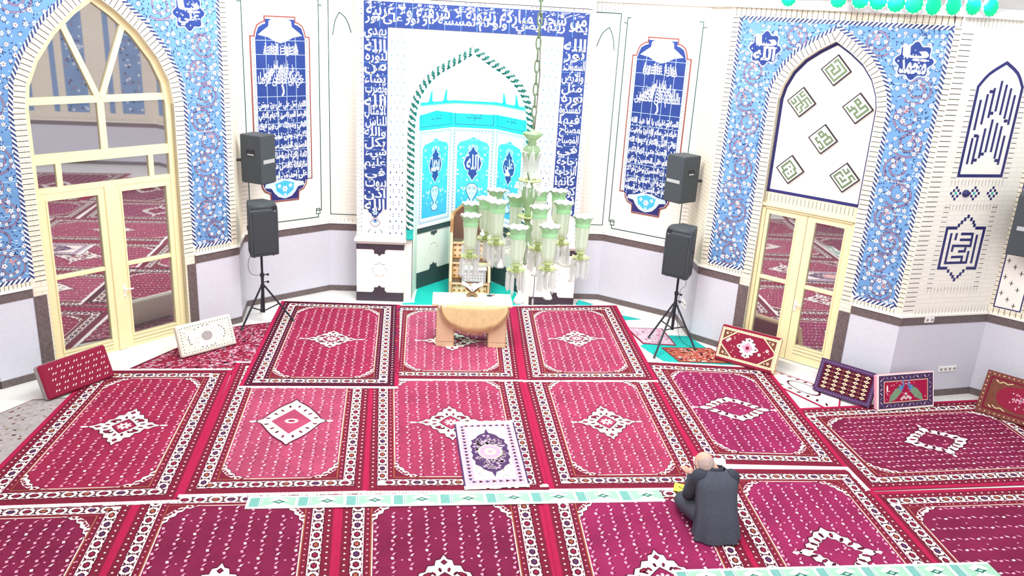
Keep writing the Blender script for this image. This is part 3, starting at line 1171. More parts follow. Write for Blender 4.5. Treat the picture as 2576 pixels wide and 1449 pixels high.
for (c, lab), bits in zip(PLQ, KUF):
    r = 0.150
    rot = Matrix.Rotation(-PI / 4, 4, 'Y')
    root = empty('kufic_plaque', mw=W7.mw @ Matrix.Translation((c[0], 0.10, c[1])) @ rot, label=lab, cat='plaque', group='kufic plaques in the right arch')
    t = Mesh()
    t.box(-r, r, -0.03, -0.004, -r, r, 'joint_dark')
    t.build('frame', root)
    d = Draw()
    d.rect(-r + .016, -r + .016, r - .016, r - .016, 'white_wall', 1)
    nr_, nc_ = len(bits), len(bits[0])
    q = 2 * (r - .035)
    for i, row in enumerate(bits):
        j = 0
        while j < nc_:
            if row[j] == '1':
                k = j
                while k < nc_ and row[k] == '1':
                    k += 1
                d.rect(-q / 2 + j * q / nc_, q / 2 - (i + 1) * q / nr_, -q / 2 + k * q / nc_, q / 2 - i * q / nr_, 'kufic_green', 3)
                j = k
            else:
                j += 1
    pat(d, 'kufic_script', root, -0.03)

# --- geometric brick wall right of that door
wr8 = flat_wall('wall_right_front', W8, ZT, 'white_brick_wall')
dado(W8, wr8, 0, W8.L)
P8 = W8.P
d = Draw()
d.ladder([(0.10, 1.30), (0.10, 5.0)], 0.17, 'joint_dark', 2, 0.066, 0.008)
d.ladder([(0.20, 1.31), (1.46, 1.31)], 0.08, 'joint_soft', 2, 0.055, 0.006)
d.ladder([(0.05, 5.10), (1.45, 5.10)], 0.11, 'joint_soft', 2, 0.06, 0.006)
for (x0, x1, z0, z1, st) in ((0.36, 1.20, 3.14, 4.35, 'top'), (0.36, 1.14, 1.62, 2.78, 'hex')):
    d.ladder([(x0 - .0, z0), (x0 - .0, z1)], 0.085, 'joint_dark', 2, 0.066, 0.007)
    d.ladder([(x1 + .0, z0), (x1 + .0, z1)], 0.085, 'joint_dark', 2, 0.066, 0.007)
d.ladder([(0.32, 3.11), (1.2, 3.11)], 0.08, 'joint_soft', 2, 0.055, 0.006)
d.ladder([(0.32, 2.78), (1.2, 2.78)], 0.08, 'joint_soft', 2, 0.055, 0.006)
d.ladder([(0.32, 1.62), (1.2, 1.62)], 0.08, 'joint_soft', 2, 0.055, 0.006)
pat(d, 'brick_joints', wr8)
pa = empty('geometric_tile_panel', mw=W8.mw, label='pointed arch panel of navy upright bars high on the right front wall', cat='tile panel')
d = Draw()
outl = [(0.43, 3.20), (0.43, 4.34)] + smooth_curve([(0.43, 4.34), (0.56, 4.50), (0.79, 4.645)], 3)[1:] + smooth_curve([(0.79, 4.645), (1.0, 4.52), (1.125, 4.35)], 3)[1:] + [(1.125, 3.20)]
d.poly(outl, 'white_wall', 1)
d.path(outl, 0.042, 'tile_navy', 3, True)
pat(d, 'arch_border', pa)
d = Draw()


def c2(x, y):
    return P8(2150 + x / 3.22, y / 3.22)


for (x0, y0, x1, y1) in ((1022, 808, 967, 1055), (1080, 762, 1023, 1008), (1135, 712, 1083, 955), (1195, 655, 1140, 903), (1235, 685, 1175, 932), (1270, 715, 1210, 962), (1300, 770, 1240, 1012),
                         (957, 1118, 905, 1330), (1000, 1095, 948, 1330), (1060, 1040, 1003, 1282), (1118, 967, 1057, 1235), (1155, 995, 1103, 1232), (1192, 1022, 1130, 1285), (1215, 1098, 1157, 1335)):
    a, b = c2(x0, y0), c2(x1, y1)
    u = (a[0] + b[0]) / 2
    d.rect(u - .018, b[1], u + .018, a[1], 'tile_navy', 3)
for (x, y) in ((1108, 742), (1107, 917), (1222, 980), (980, 1100), (1030, 1248), (973, 1297), (1145, 1300)):
    a = c2(x, y)
    d.rect(a[0] - .03, a[1] - .02, a[0] + .03, a[1] + .02, 'tile_navy', 4)
pat(d, 'kufic_script', pa)
for (u, lab) in ((0.45, 'small diamond of navy and turquoise squares, leftmost of the row under the arch panel'), (0.75, 'small diamond of navy and turquoise squares, middle of the row of three'),
                 (1.045, 'small diamond of navy and turquoise squares, rightmost of the row of three')):
    d = Draw()
    q = .036
    for (i, j) in ((0, 2), (1, 1), (2, 0), (1, -1), (0, -2), (-1, -1), (-2, 0), (-1, 1), (0, 0)):
        d.rect(i * q - q * .48, j * q * 1.05 - q * .5, i * q + q * .48, j * q * 1.05 + q * .5, 'tile_turq' if (i, j) == (0, 0) else 'tile_navy', 2)
    o = pat(d, 'tile_diamond', None)
    o.matrix_local = W8.mw @ Matrix.Translation((u, 0, 2.965))
    props(o, lab, 'tile inlay', 'tile diamonds on the right front wall')
t = Mesh()
t.lathe([(.0, 0), (.05, 0), (.05, .02), (.035, .045), (0.0, .05)], 'tile_navy', 14)
o = t.build('alarm_sounder', None, W8.mw @ Matrix.Translation((0.605, -0.001, 2.965)) @ Matrix.Rotation(PI / 2, 4, 'X'), True)
props(o, 'small dark round sounder between the first two tile diamonds', 'alarm')
ph = empty('geometric_tile_panel', mw=W8.mw, label='six sided panel of navy square kufic lines low on the right front wall', cat='tile panel')
d = Draw()


def c4(x, y):
    return P8(2200 + x / 2.229, 400 + y / 2.229)


for q in (((465, 387), (408, 387), (358, 612), (407, 612)), ((565, 387), (617, 387), (563, 612), (512, 612))):
    d.path([c4(*p) for p in q], .042, 'tile_navy', 3)
for (x, y) in ((473, 372), (490, 355), (508, 338), (527, 322), (543, 338), (555, 355), (560, 372), (412, 628), (428, 645), (437, 660), (446, 676), (465, 660), (480, 645), (497, 628)):
    a = c4(x, y)
    d.rect(a[0] - .02, a[1] - .025, a[0] + .02, a[1] + .025, 'tile_navy', 3)
pat(d, 'hexagon_border', ph)
d = Draw()
for q in (((432, 415), (395, 583), (512, 580), (527, 515)), ((575, 425), (540, 585)), ((485, 420), (550, 420), (537, 487), (440, 487), (432, 520)), ((478, 453), (540, 453)), ((462, 415), (452, 455)), ((468, 518), (505, 517), (510, 495)),
          ((428, 550), (490, 548), (484, 580))):
    d.path([c4(*p) for p in q], .036, 'tile_navy', 3)
pat(d, 'kufic_script', ph)

# --- far right wall with cross pattern panel, and the walls only seen mirrored in the door glass
wr9 = flat_wall('wall_right_angle', W9, ZT, 'cream_brick_wall')
dado(W9, wr9, 0, W9.L)
d = Draw()
d.rect(0.05, 1.36, 0.38, 4.4, 'white_wall', 1)
d.path([(0.05, 4.4), (0.05, 1.36), (0.375, 1.36), (0.375, 4.4)], 0.016, 'tile_navy', 3)
for i in range(24):
    for j in range(3):
        u, z = .10 + j * .09, 1.48 + i * .235 - j * .075 + .09
        if z < 4.3:
            d.line((u - .025, z), (u + .025, z), .009, 'joint_dark', 3)
            d.line((u, z - .035), (u, z + .035), .009, 'joint_dark', 3)
d.ladder([(0.02, 1.30), (W9.L, 1.30)], .09, 'joint_dark', 2, .07, .007)
d.ladder([(0.015, 1.36), (0.015, 4.9)], .05, 'joint_dark', 2, .066, .008)
d.ladder([(0.43, 1.36), (0.43, 4.9)], .08, 'joint_dark', 2, .066, .008)
for k in range(3):
    u0 = .55 + k * .85
    d.rect(u0, 1.5, u0 + .5, 4.8, 'tile_blue', 2)
pat(d, 'cross_pattern', wr9)
wr10 = flat_wall('wall_right', W10, ZT, 'cream_brick_wall')
dado(W10, wr10, 0, W10.L)
d = Draw()
for k in range(6):
    u0 = .3 + k * 1.5
    d.rect(u0, 1.5, u0 + .6, 4.9, 'tile_blue', 2)
    d.rect(u0 + .8, 1.5, u0 + .95, 4.9, 'tile_blue', 2)
    rs = random.Random(k)
    for j in range(70):
        d.disc((rs.uniform(u0 + .04, u0 + .56), rs.uniform(1.55, 4.85)), .035, ('tile_pale', 'leaf', 'tile_white', 'vine')[j % 4], 3, 6)
d.ladder([(.1, 1.31), (W10.L - .1, 1.31)], .1, 'joint_soft', 2, .07, .008)
pat(d, 'tile_strips', wr10)
for (nm, F) in (('wall_left_front', LL1), ('wall_left_angle', LL2), ('wall_left', LL3)):
    wl = flat_wall(nm, F, ZT, 'cream_brick_wall')
    dado(F, wl, 0, F.L)

# --- white cornice along the right hand walls, with its row of green lamps
m = Mesh()
cn = [(W5, 0.0, W5.L), (W6, 0, W6.L), (RETR, 0, RETR.L), (W7, 0, W7.L), (W8, 0, W8.L), (W9, 0, W9.L)]
for (F, a, b) in cn:
    prof = [(0.0, ZT), (-.05, ZT), (-.05, ZT + .12), (-.30, ZT + .26), (-.30, ZT + .75), (0.0, ZT + .75)]
    rings = []
    for u in (a, b):
        rings.append([tuple(F.A + F.u * u + F.n * (-y) + Vector((0, 0, z))) for (y, z) in prof])
    m.grid(rings, 'cornice_white')
o = struct(m.build('trim_1'))
lampn = ['first', 'second', 'third', 'fourth', 'fifth', 'sixth', 'seventh', 'eighth', 'ninth', 'tenth', 'eleventh', 'twelfth']


def green_lamp(P, n, lab):
    g = empty('green_lamp', label=lab, cat='lamp', group='green lamps along the cornice', mw=Matrix.Translation(P) @ n.to_track_quat('Z', 'Y').to_matrix().to_4x4())
    t = Mesh()
    t.lathe([(.105, 0), (.105, .012), (.085, .03), (.05, .042), (0, .045)], 'green_lamp', 24, wob=lambda i, a, r, z: (r * (1 + .06 * math.cos(12 * a)), z))
    t.build('lens', g, smooth=True)
    t = Mesh()
    t.lathe([(.09, -.02), (.11, -.02), (.115, .004), (.10, .006)], 'cornice_white', 24)
    t.build('rim', g)


k = 0
for (px, py, F) in ((1890, -6, W7), (1985, -5, W7), (2110, -2, W7), (2165, 0, W7), (2210, 3, W7), (2255, 8, W7), (2300, 11, W7), (2347, 14, W8), (2398, 14, W8), (2448, 14, W8), (2492, 18, W8), (2533, 22, W9), (2575, 28, W9)):
    dep = -.302
    u, z = F.P(px, py, dep)
    z = ZT + .52 if k == 0 else z
    green_lamp(F.W(u, z, .302), F.n, 'glowing green scalloped lamp on the white cornice, %s from the left' % (['first', 'second', 'third', 'fourth', 'fifth', 'sixth', 'seventh', 'eighth', 'ninth', 'tenth', 'eleventh', 'twelfth', 'thirteenth'][k]))
    k += 1

# ------------------------------------------------------------------ doors


def bar(m, u0, z0, u1, z1, wd, y0, y1, mat='door_cream'):
    """timber bar between two points of the wall plane"""
    dx, dz = u1 - u0, z1 - z0
    L = math.hypot(dx, dz)
    nx, nz = -dz / L * wd / 2, dx / L * wd / 2
    b = [(u0 + nx, z0 + nz), (u0 - nx, z0 - nz), (u1 - nx, z1 - nz), (u1 + nx, z1 + nz)]
    m.grid([[(p[0], y0, p[1]) for p in b], [(p[0], y1, p[1]) for p in b]], mat)


def pane(parent, pts, y, name='glass_pane'):
    m = Mesh()
    n = len(pts)
    m.grid([[(p[0], y, p[1]) for p in pts], [(p[0], y + .008, p[1]) for p in pts]], 'door_glass')
    return m.build(name, parent)


def door_leaf(root, u0, u1, z0, z1, gu0, gu1, gz0, gz1, zm, y):
    """framed leaf: stiles, rails, two panes, one glazing bar, three mouldings on the kick panel"""
    m = Mesh()
    m.box(u0, gu0, y - .025, y + .02, z0, z1, 'door_cream')
    m.box(gu1, u1, y - .025, y + .02, z0, z1, 'door_cream')
    m.box(gu0, gu1, y - .025, y + .02, gz1, z1, 'door_cream')
    m.box(gu0, gu1, y - .025, y + .02, z0, gz0, 'door_cream')
    leaf = m.build('door_leaf', root)
    m = Mesh()
    e = .022
    for (a, b, c, d_) in ((gu0 - e, gu0, gz0 - e, gz1 + e), (gu1, gu1 + e, gz0 - e, gz1 + e), (gu0, gu1, gz1, gz1 + e), (gu0, gu1, gz0 - e, gz0)):
        m.box(a, b, y - .036, y - .02, c, d_, 'door_cream')
    m.build('glazing_bead', leaf)
    for k in range(2):
        m = Mesh()
        m.box(gu0 - e, gu1 + e, y - .040, y - .02, gz0 - .075 - k * .055, gz0 - .045 - k * .055, 'door_cream', .006)
        m.build('moulding', leaf)
    m = Mesh()
    m.box(gu0, gu1, y - .034, y + .01, zm - .028, zm + .028, 'door_cream', .006)
    m.build('glazing_bar', leaf)
    pane(leaf, [(gu0, gz0), (gu1, gz0), (gu1, zm), (gu0, zm)], y)
    pane(leaf, [(gu0, zm), (gu1, zm), (gu1, gz1), (gu0, gz1)], y)
    return leaf


def handle(leaf, u, z, y, sx):
    m = Mesh()
    m.box(u - .02, u + .02, y - .035, y - .024, z - .12, z + .06, 'plastic_white', .004)
    m.tube([(u, y - .03, z), (u, y - .075, z), (u + sx * .02, y - .082, z), (u + sx * .11, y - .082, z - .005)], .010, 'plastic_white')
    m.build('door_handle', leaf)


YD = 0.13
d1 = empty('door_1', mw=L1.mw, label='wide cream arched double door with big panes on the left', cat='door', kind='structure')
m = Mesh()
fc = offset(arch_l, -0.035)
prof = arch_l
for (p, q, a, b) in zip(arch_l[:-1], arch_l[1:], offset(arch_l, -0.075)[:-1], offset(arch_l, -0.075)[1:]):
    m.grid([[(p[0], YD - .04, p[1]), (q[0], YD - .04, q[1]), (b[0], YD - .04, b[1]), (a[0], YD - .04, a[1])],
            [(p[0], YD + .03, p[1]), (q[0], YD + .03, q[1]), (b[0], YD + .03, b[1]), (a[0], YD + .03, a[1])]], 'door_cream')
m.build('arched_frame', d1)
m = Mesh()
for z, wd in ((3.55, .09), (2.83, .13), (2.43, .07)):
    bar(m, 0.71, z, 2.62, z, wd, YD - .03, YD + .02)
for (u0, z0, u1, z1, wd) in ((1.665, 3.52, 1.665, 2.86, .09), (1.05, 2.80, 1.05, 2.44, .07), (2.29, 2.80, 2.29, 2.44, .07)):
    bar(m, u0, z0, u1, z1, wd, YD - .028, YD + .018)
m.build('transom_bars', d1)
m = Mesh()
bar(m, 1.645, 3.56, 1.27, 4.50, .075, YD - .034, YD + .016)
bar(m, 1.685, 3.56, 2.06, 4.50, .075, YD - .034, YD + .016)
m.build('slanting_bars', d1)
ia = offset(arch_l, -0.04)
left_arc = [p for p in ia if p[0] < 1.2 and p[1] > 3.3]
pane(d1, [(1.645, 3.56), (1.27, 4.50)] + [p for p in ia if 3.5 < p[1] < 4.5 and p[0] < 1.3][::-1] + [(0.74, 3.56)], YD)
pane(d1, [(1.685, 3.56), (2.59, 3.56)] + [p for p in ia if 3.5 < p[1] < 4.5 and p[0] > 2.0][::-1] + [(2.06, 4.50)], YD)
pane(d1, [(1.665, 3.56), (2.06, 4.50)] + [p for p in ia if p[1] > 4.5][::-1] + [(1.27, 4.50)], YD)
for (a, b, c, e) in ((.75, 1.63, 2.89, 3.51), (1.70, 2.58, 2.89, 3.51), (.75, 1.02, 2.46, 2.77), (1.08, 2.26, 2.46, 2.77), (2.32, 2.58, 2.46, 2.77)):
    pane(d1, [(a, c), (b, c), (b, e), (a, e)], YD)
a = door_leaf(d1, .77, 1.66, .04, 2.41, .865, 1.51, .23, 2.30, 1.27, YD)
b = door_leaf(d1, 1.67, 2.56, .04, 2.41, 1.835, 2.48, .23, 2.31, 1.28, YD)
handle(b, 1.745, .93, YD, 1)
m = Mesh()
m.box(1.60, 1.73, YD - .045, YD - .02, .04, 2.41, 'door_cream', .008)
m.build('meeting_stile', a)
m = Mesh()
m.box(.70, 2.63, .0, .17, 0.0, .04, 'marble')
m.build('threshold', d1)

YD2 = 0.11
d2 = empty('door_2', mw=W7.mw, label='narrow cream double glass door below the white arch on the right', cat='door', kind='structure')
m = Mesh()
m.box(.855, .915, YD2 - .05, YD2 + .03, 0, 2.42, 'door_cream')
m.box(2.205, 2.265, YD2 - .05, YD2 + .03, 0, 2.42, 'door_cream')
m.box(.855, 2.265, YD2 - .05, YD2 + .03, 2.36, 2.42, 'door_cream')
m.box(.82, 2.30, YD2 - .075, YD2 - .05, 2.39, 2.44, 'door_cream', .008)
m.build('door_frame', d2)
a = door_leaf(d2, .92, 1.55, .12, 2.355, .975, 1.385, .38, 2.28, 1.30, YD2)
b = door_leaf(d2, 1.56, 2.20, .12, 2.355, 1.68, 2.10, .38, 2.28, 1.30, YD2)
handle(b, 1.585, 1.02, YD2, 1)
m = Mesh()
m.box(.86, 2.26, -.02, .14, 0.0, .11, 'marble')
m.build('threshold', d2)

# ------------------------------------------------------------------ the two tall calligraphy panels
ZIYARAT = ['السلام عليك يا ابا عبد الله', 'عليك مني سلام الله ابدا ما بقيت', 'وبقي الليل والنهار ولا جعله الله', 'اخر العهد مني لزيارتكم', 'السلام على الحسين وعلى', 'علي بن الحسين وعلى اولاد', 'الحسين وعلى اصحاب الحسين', 'السلام على الحسين وعلى اصحابه']
SALAWAT = ['اللهم صل على علي بن موسى', 'الرضا المرتضى الامام التقي', 'النقي وحجتك على من فوق', 'الارض ومن تحت الثرى', 'الصديق الشهيد صلوة كثيرة', 'تامة زاكية متواصلة متواترة', 'مترادفة كافضل ما صليت', 'على احد من اوليائك']


def calligraphy_panel(F, u0, u1, lab, title, big, rows):
    g = empty('calligraphy_panel', mw=F.mw, label=lab, cat='tile panel', group='tall blue calligraphy panels')
    uc, hw = (u0 + u1) / 2, (u1 - u0) / 2
    # stepped outline, lobed at foot and head
    foot = [(hw, 2.06), (hw - .10, 2.06), (hw - .11, 1.98), (hw - .16, 1.90), (hw - .25, 1.86), (hw - .26, 1.72), (0, 1.72)]
    head = [(0, 4.66), (.27, 4.66), (.27, 4.58), (hw - .20, 4.57), (hw - .12, 4.52), (hw - .08, 4.42), (hw - .07, 4.36), (hw, 4.36)]
    rightside = foot[::-1] + head[::-1]
    out = [(uc + x, z) for (x, z) in rightside] + [(uc - x, z) for (x, z) in rightside[1:-1][::-1]]
    d = Draw()
    for (p, q) in zip(out, out[1:] + out[:1]):
        d.face([(p[0], p[1], 0), (q[0], q[1], 0), (q[0], q[1], 24 * LAY), (p[0], p[1], 24 * LAY)], 'rust')
    d.poly(out, 'tile_white', 24)
    d.path(offset(out, .011, True), .020, 'rust', 26, True)
    pat(d, 'panel_border', g)
    d = Draw()
    d.rect(u0 + .03, 2.07, u1 - .03, 4.34, 'tile_white', 26)
    rnd = random.Random(3)
    for side in (u0 + .06, u1 - .06):
        for k in range(70):
            z = 2.1 + k * .0318
            d.disc((side + rnd.uniform(-.018, .018), z), .013, ('leaf', 'tile_blue', 'tile_turq')[k % 3], 27, 5, .007, rnd.uniform(0, 3))
    d.rect(u0 + .09, 2.05, u1 - .09, 4.34, 'tile_cobalt', 28)
    ib = [(uc + x * .93, 1.745 + (z - 1.72) * .97) for (x, z) in foot[1:]] 
    d.poly([(uc + hw - .12, 2.06)] + ib + [(uc - (p[0] - uc), p[1]) for p in ib[::-1]] + [(uc - hw + .12, 2.06)], 'tile_navy', 27)
    hb = [(x * .93, 4.34 + (z - 4.36) * .9) for (x, z) in head]
    d.poly([(uc + x, z) for (x, z) in hb] + [(uc - x, z) for (x, z) in hb[1:][::-1]], 'tile_cobalt', 27)
    for k in range(1, 5):
        x = u0 + .09 + k * (u1 - u0 - .18) / 5
        d.rect(x - .003, 2.05, x + .003, 4.34, 'tile_pale', 29)
    for k in range(0, 11):
        z = 2.14 + k * .215
        d.rect(u0 + .09, z - .003, u1 - .09, z + .003, 'tile_pale', 29)
    pat(d, 'tile_field', g)
    # flower crest at head painted white as overlit, blue one at the foot
    d = Draw()
    d.poly([(uc + x, z) for (x, z) in ((-.38, 4.37), (-.30, 4.43), (-.2, 4.50), (-.19, 4.58), (-.12, 4.62), (0, 4.64), (.12, 4.62), (.19, 4.58), (.2, 4.50), (.30, 4.43), (.38, 4.37), (.22, 4.34), (.10, 4.28), (0, 4.25), (-.10, 4.28), (-.22, 4.34))], 'tile_white', 30)
    pat(d, 'head_crest', g)
    d = Draw()
    d.poly([(uc + x, z) for (x, z) in ((-.34, 2.03), (-.36, 1.97), (-.24, 1.95), (-.19, 1.87), (-.12, 1.80), (0, 1.765), (.12, 1.80), (.19, 1.87), (.24, 1.95), (.36, 1.97), (.34, 2.03), (.2, 2.05), (.1, 2.09), (-.1, 2.09), (-.2, 2.05))], 'tile_pale', 30)
    d.poly([(uc + x, z) for (x, z) in ((-.17, 2.02), (-.15, 1.90), (0, 1.79), (.15, 1.90), (.17, 2.02), (0, 2.07))], 'tile_sky', 31)
    for (x, z, r) in ((0, 1.93, .055), (-.10, 1.98, .035), (.10, 1.98, .035), (-.23, 1.99, .03), (.23, 1.99, .03), (0, 1.83, .03)):
        d.flower((uc + x, z), r, 'tile_white', 'tile_blue', 32, 6)
    pat(d, 'foot_crest', g)
    d = Draw()
    for k in range(3):
        d.text(title, uc - .30 + .01 * k, 4.05 + k * .045, uc + .30 - .012 * k, 4.16 + k * .045, 'tile_white', 33 + k, 0.03)
    # large calligraphy shaped like a spreading tree
    for k in range(5):
        wk = .40 * math.cos(k * .26) - .02 * k
        d.text(big, uc - wk, 3.56 + k * .055, uc + wk, 3.75 + k * .06, 'tile_white', 33 + k, 0.02)
    d.path(smooth_curve([(uc + .01, 3.60), (uc + .03, 3.50), (uc + .0, 3.44)], 4), .03, 'tile_white', 33)
    z = 3.36
    for k, t in enumerate(rows):
        d.text(t, u0 + .10, z - .150, u1 - .10, z, 'tile_white', 33, 0.042)
        for j in range(30):
            d.disc((rnd.uniform(u0 + .11, u1 - .11), z - rnd.uniform(.0, .155)), .010, 'tile_white', 34, 6)
        z -= .1625
    pat(d, 'inscription', g)
    return g


calligraphy_panel(W2, 0.24, 1.27, 'tall blue calligraphy panel on the recess wall left of the niche', 'الصلوات الخاصة', 'علي بن موسى الرضا', SALAWAT)
calligraphy_panel(W6, 0.24, 1.28, 'tall blue calligraphy panel on the recess wall right of the niche', 'زيارة عاشورا', 'السلام على الحسين', ZIYARAT)

# ------------------------------------------------------------------ wall sockets


def socket(F, px, py, wu, hz, n, lab, dep=-0.0125):
    u, z = F.P(px, py, dep)
    g = empty('wall_socket', mw=F.mw @ Matrix.Translation((u, dep, z)), label=lab, cat='socket', group='white wall sockets')
    m = Mesh()
    m.box(-wu / 2, wu / 2, -.014, 0, -hz / 2, hz / 2, 'plastic_white', .004)
    m.build('plate', g)
    for k in range(n):
        m = Mesh()
        x = -wu / 2 + (k + .5) * wu / n
        m.lathe([(.0, 0), (.016, 0), (.019, .003)], 'joint_soft', 10, (0, 0, 0), False)
        o = m.build('outlet', g, Matrix.Translation((x, -.0165, 0)) @ Matrix.Rotation(PI / 2, 4, 'X'))


socket(W8, 2337, 804, .155, .085, 2, 'small white double socket on the dark stone band of the right front wall', -.0205)
socket(W8, 2382, 927, .30, .085, 4, 'long white four way socket strip low on the grey dado at right')
socket(RETR, 1722, 764, .26, .13, 2, 'white socket plate on the grey return wall behind the right speaker stand')

# ------------------------------------------------------------------ carpets


class Quad:
    """bilinear patch on the floor; local x 0..W (left to right), y 0..L (near to far)"""

    def __init__(s, TL, TR, BR, BL, turn=False):
        s.c = [Vector((p[0], p[1], 0)) for p in (TL, TR, BR, BL)]
        if turn:
            s.c = [s.c[3], s.c[0], s.c[1], s.c[2]]
        TL, TR, BR, BL = s.c
        s.W = ((TL - TR).length + (BL - BR).length) / 2
        s.L = ((TL - BL).length + (TR - BR).length) / 2
        s.o = (TL + TR + BR + BL) / 4

    def fn(s, z0, ripple=0.0):
        TL, TR, BR, BL = s.c

        def f(x, y, h):
            a, b = x / s.W, y / s.L
            p = BL * (1 - a) * (1 - b) + BR * a * (1 - b) + TL * (1 - a) * b + TR * a * b
            return (p.x - s.o.x, p.y - s.o.y, z0 + h)
        return f


def slab(name, Q, z0, th, mat, parent=None, extra=0.0):
    m = Mesh()
    m.box(-extra, Q.W + extra, 0, Q.L, 0, th, mat)
    o = m.build(name, parent, None, False, Q.fn(z0))
    return o


MEDS = {
    'cross': [(1, 0), (.80, .07), (.70, .18), (.58, .16), (.52, .36), (.40, .40), (.34, .60), (.20, .62), (.17, .80), (.07, .84), (0, 1)],
    'rhomb': [(1, 0), (.80, .10), (.62, .36), (.45, .58), (.28, .74), (.12, .86), (.06, .93), (0, 1)],
    'lobed': [(1, 0), (.86, .12), (.74, .14), (.70, .32), (.56, .38), (.52, .56), (.38, .62), (.28, .80), (.12, .84), (0, 1)]}


def sym4(q, c, sx, sy):
    r = [(x * sx, y * sy) for (x, y) in q]
    full = r + [(-x, y) for (x, y) in r[:-1][::-1]] + [(-x, -y) for (x, y) in r[1:]] + [(x, -y) for (x, y) in r[1:-1][::-1]]
    return [(c[0] + x, c[1] + y) for (x, y) in full]


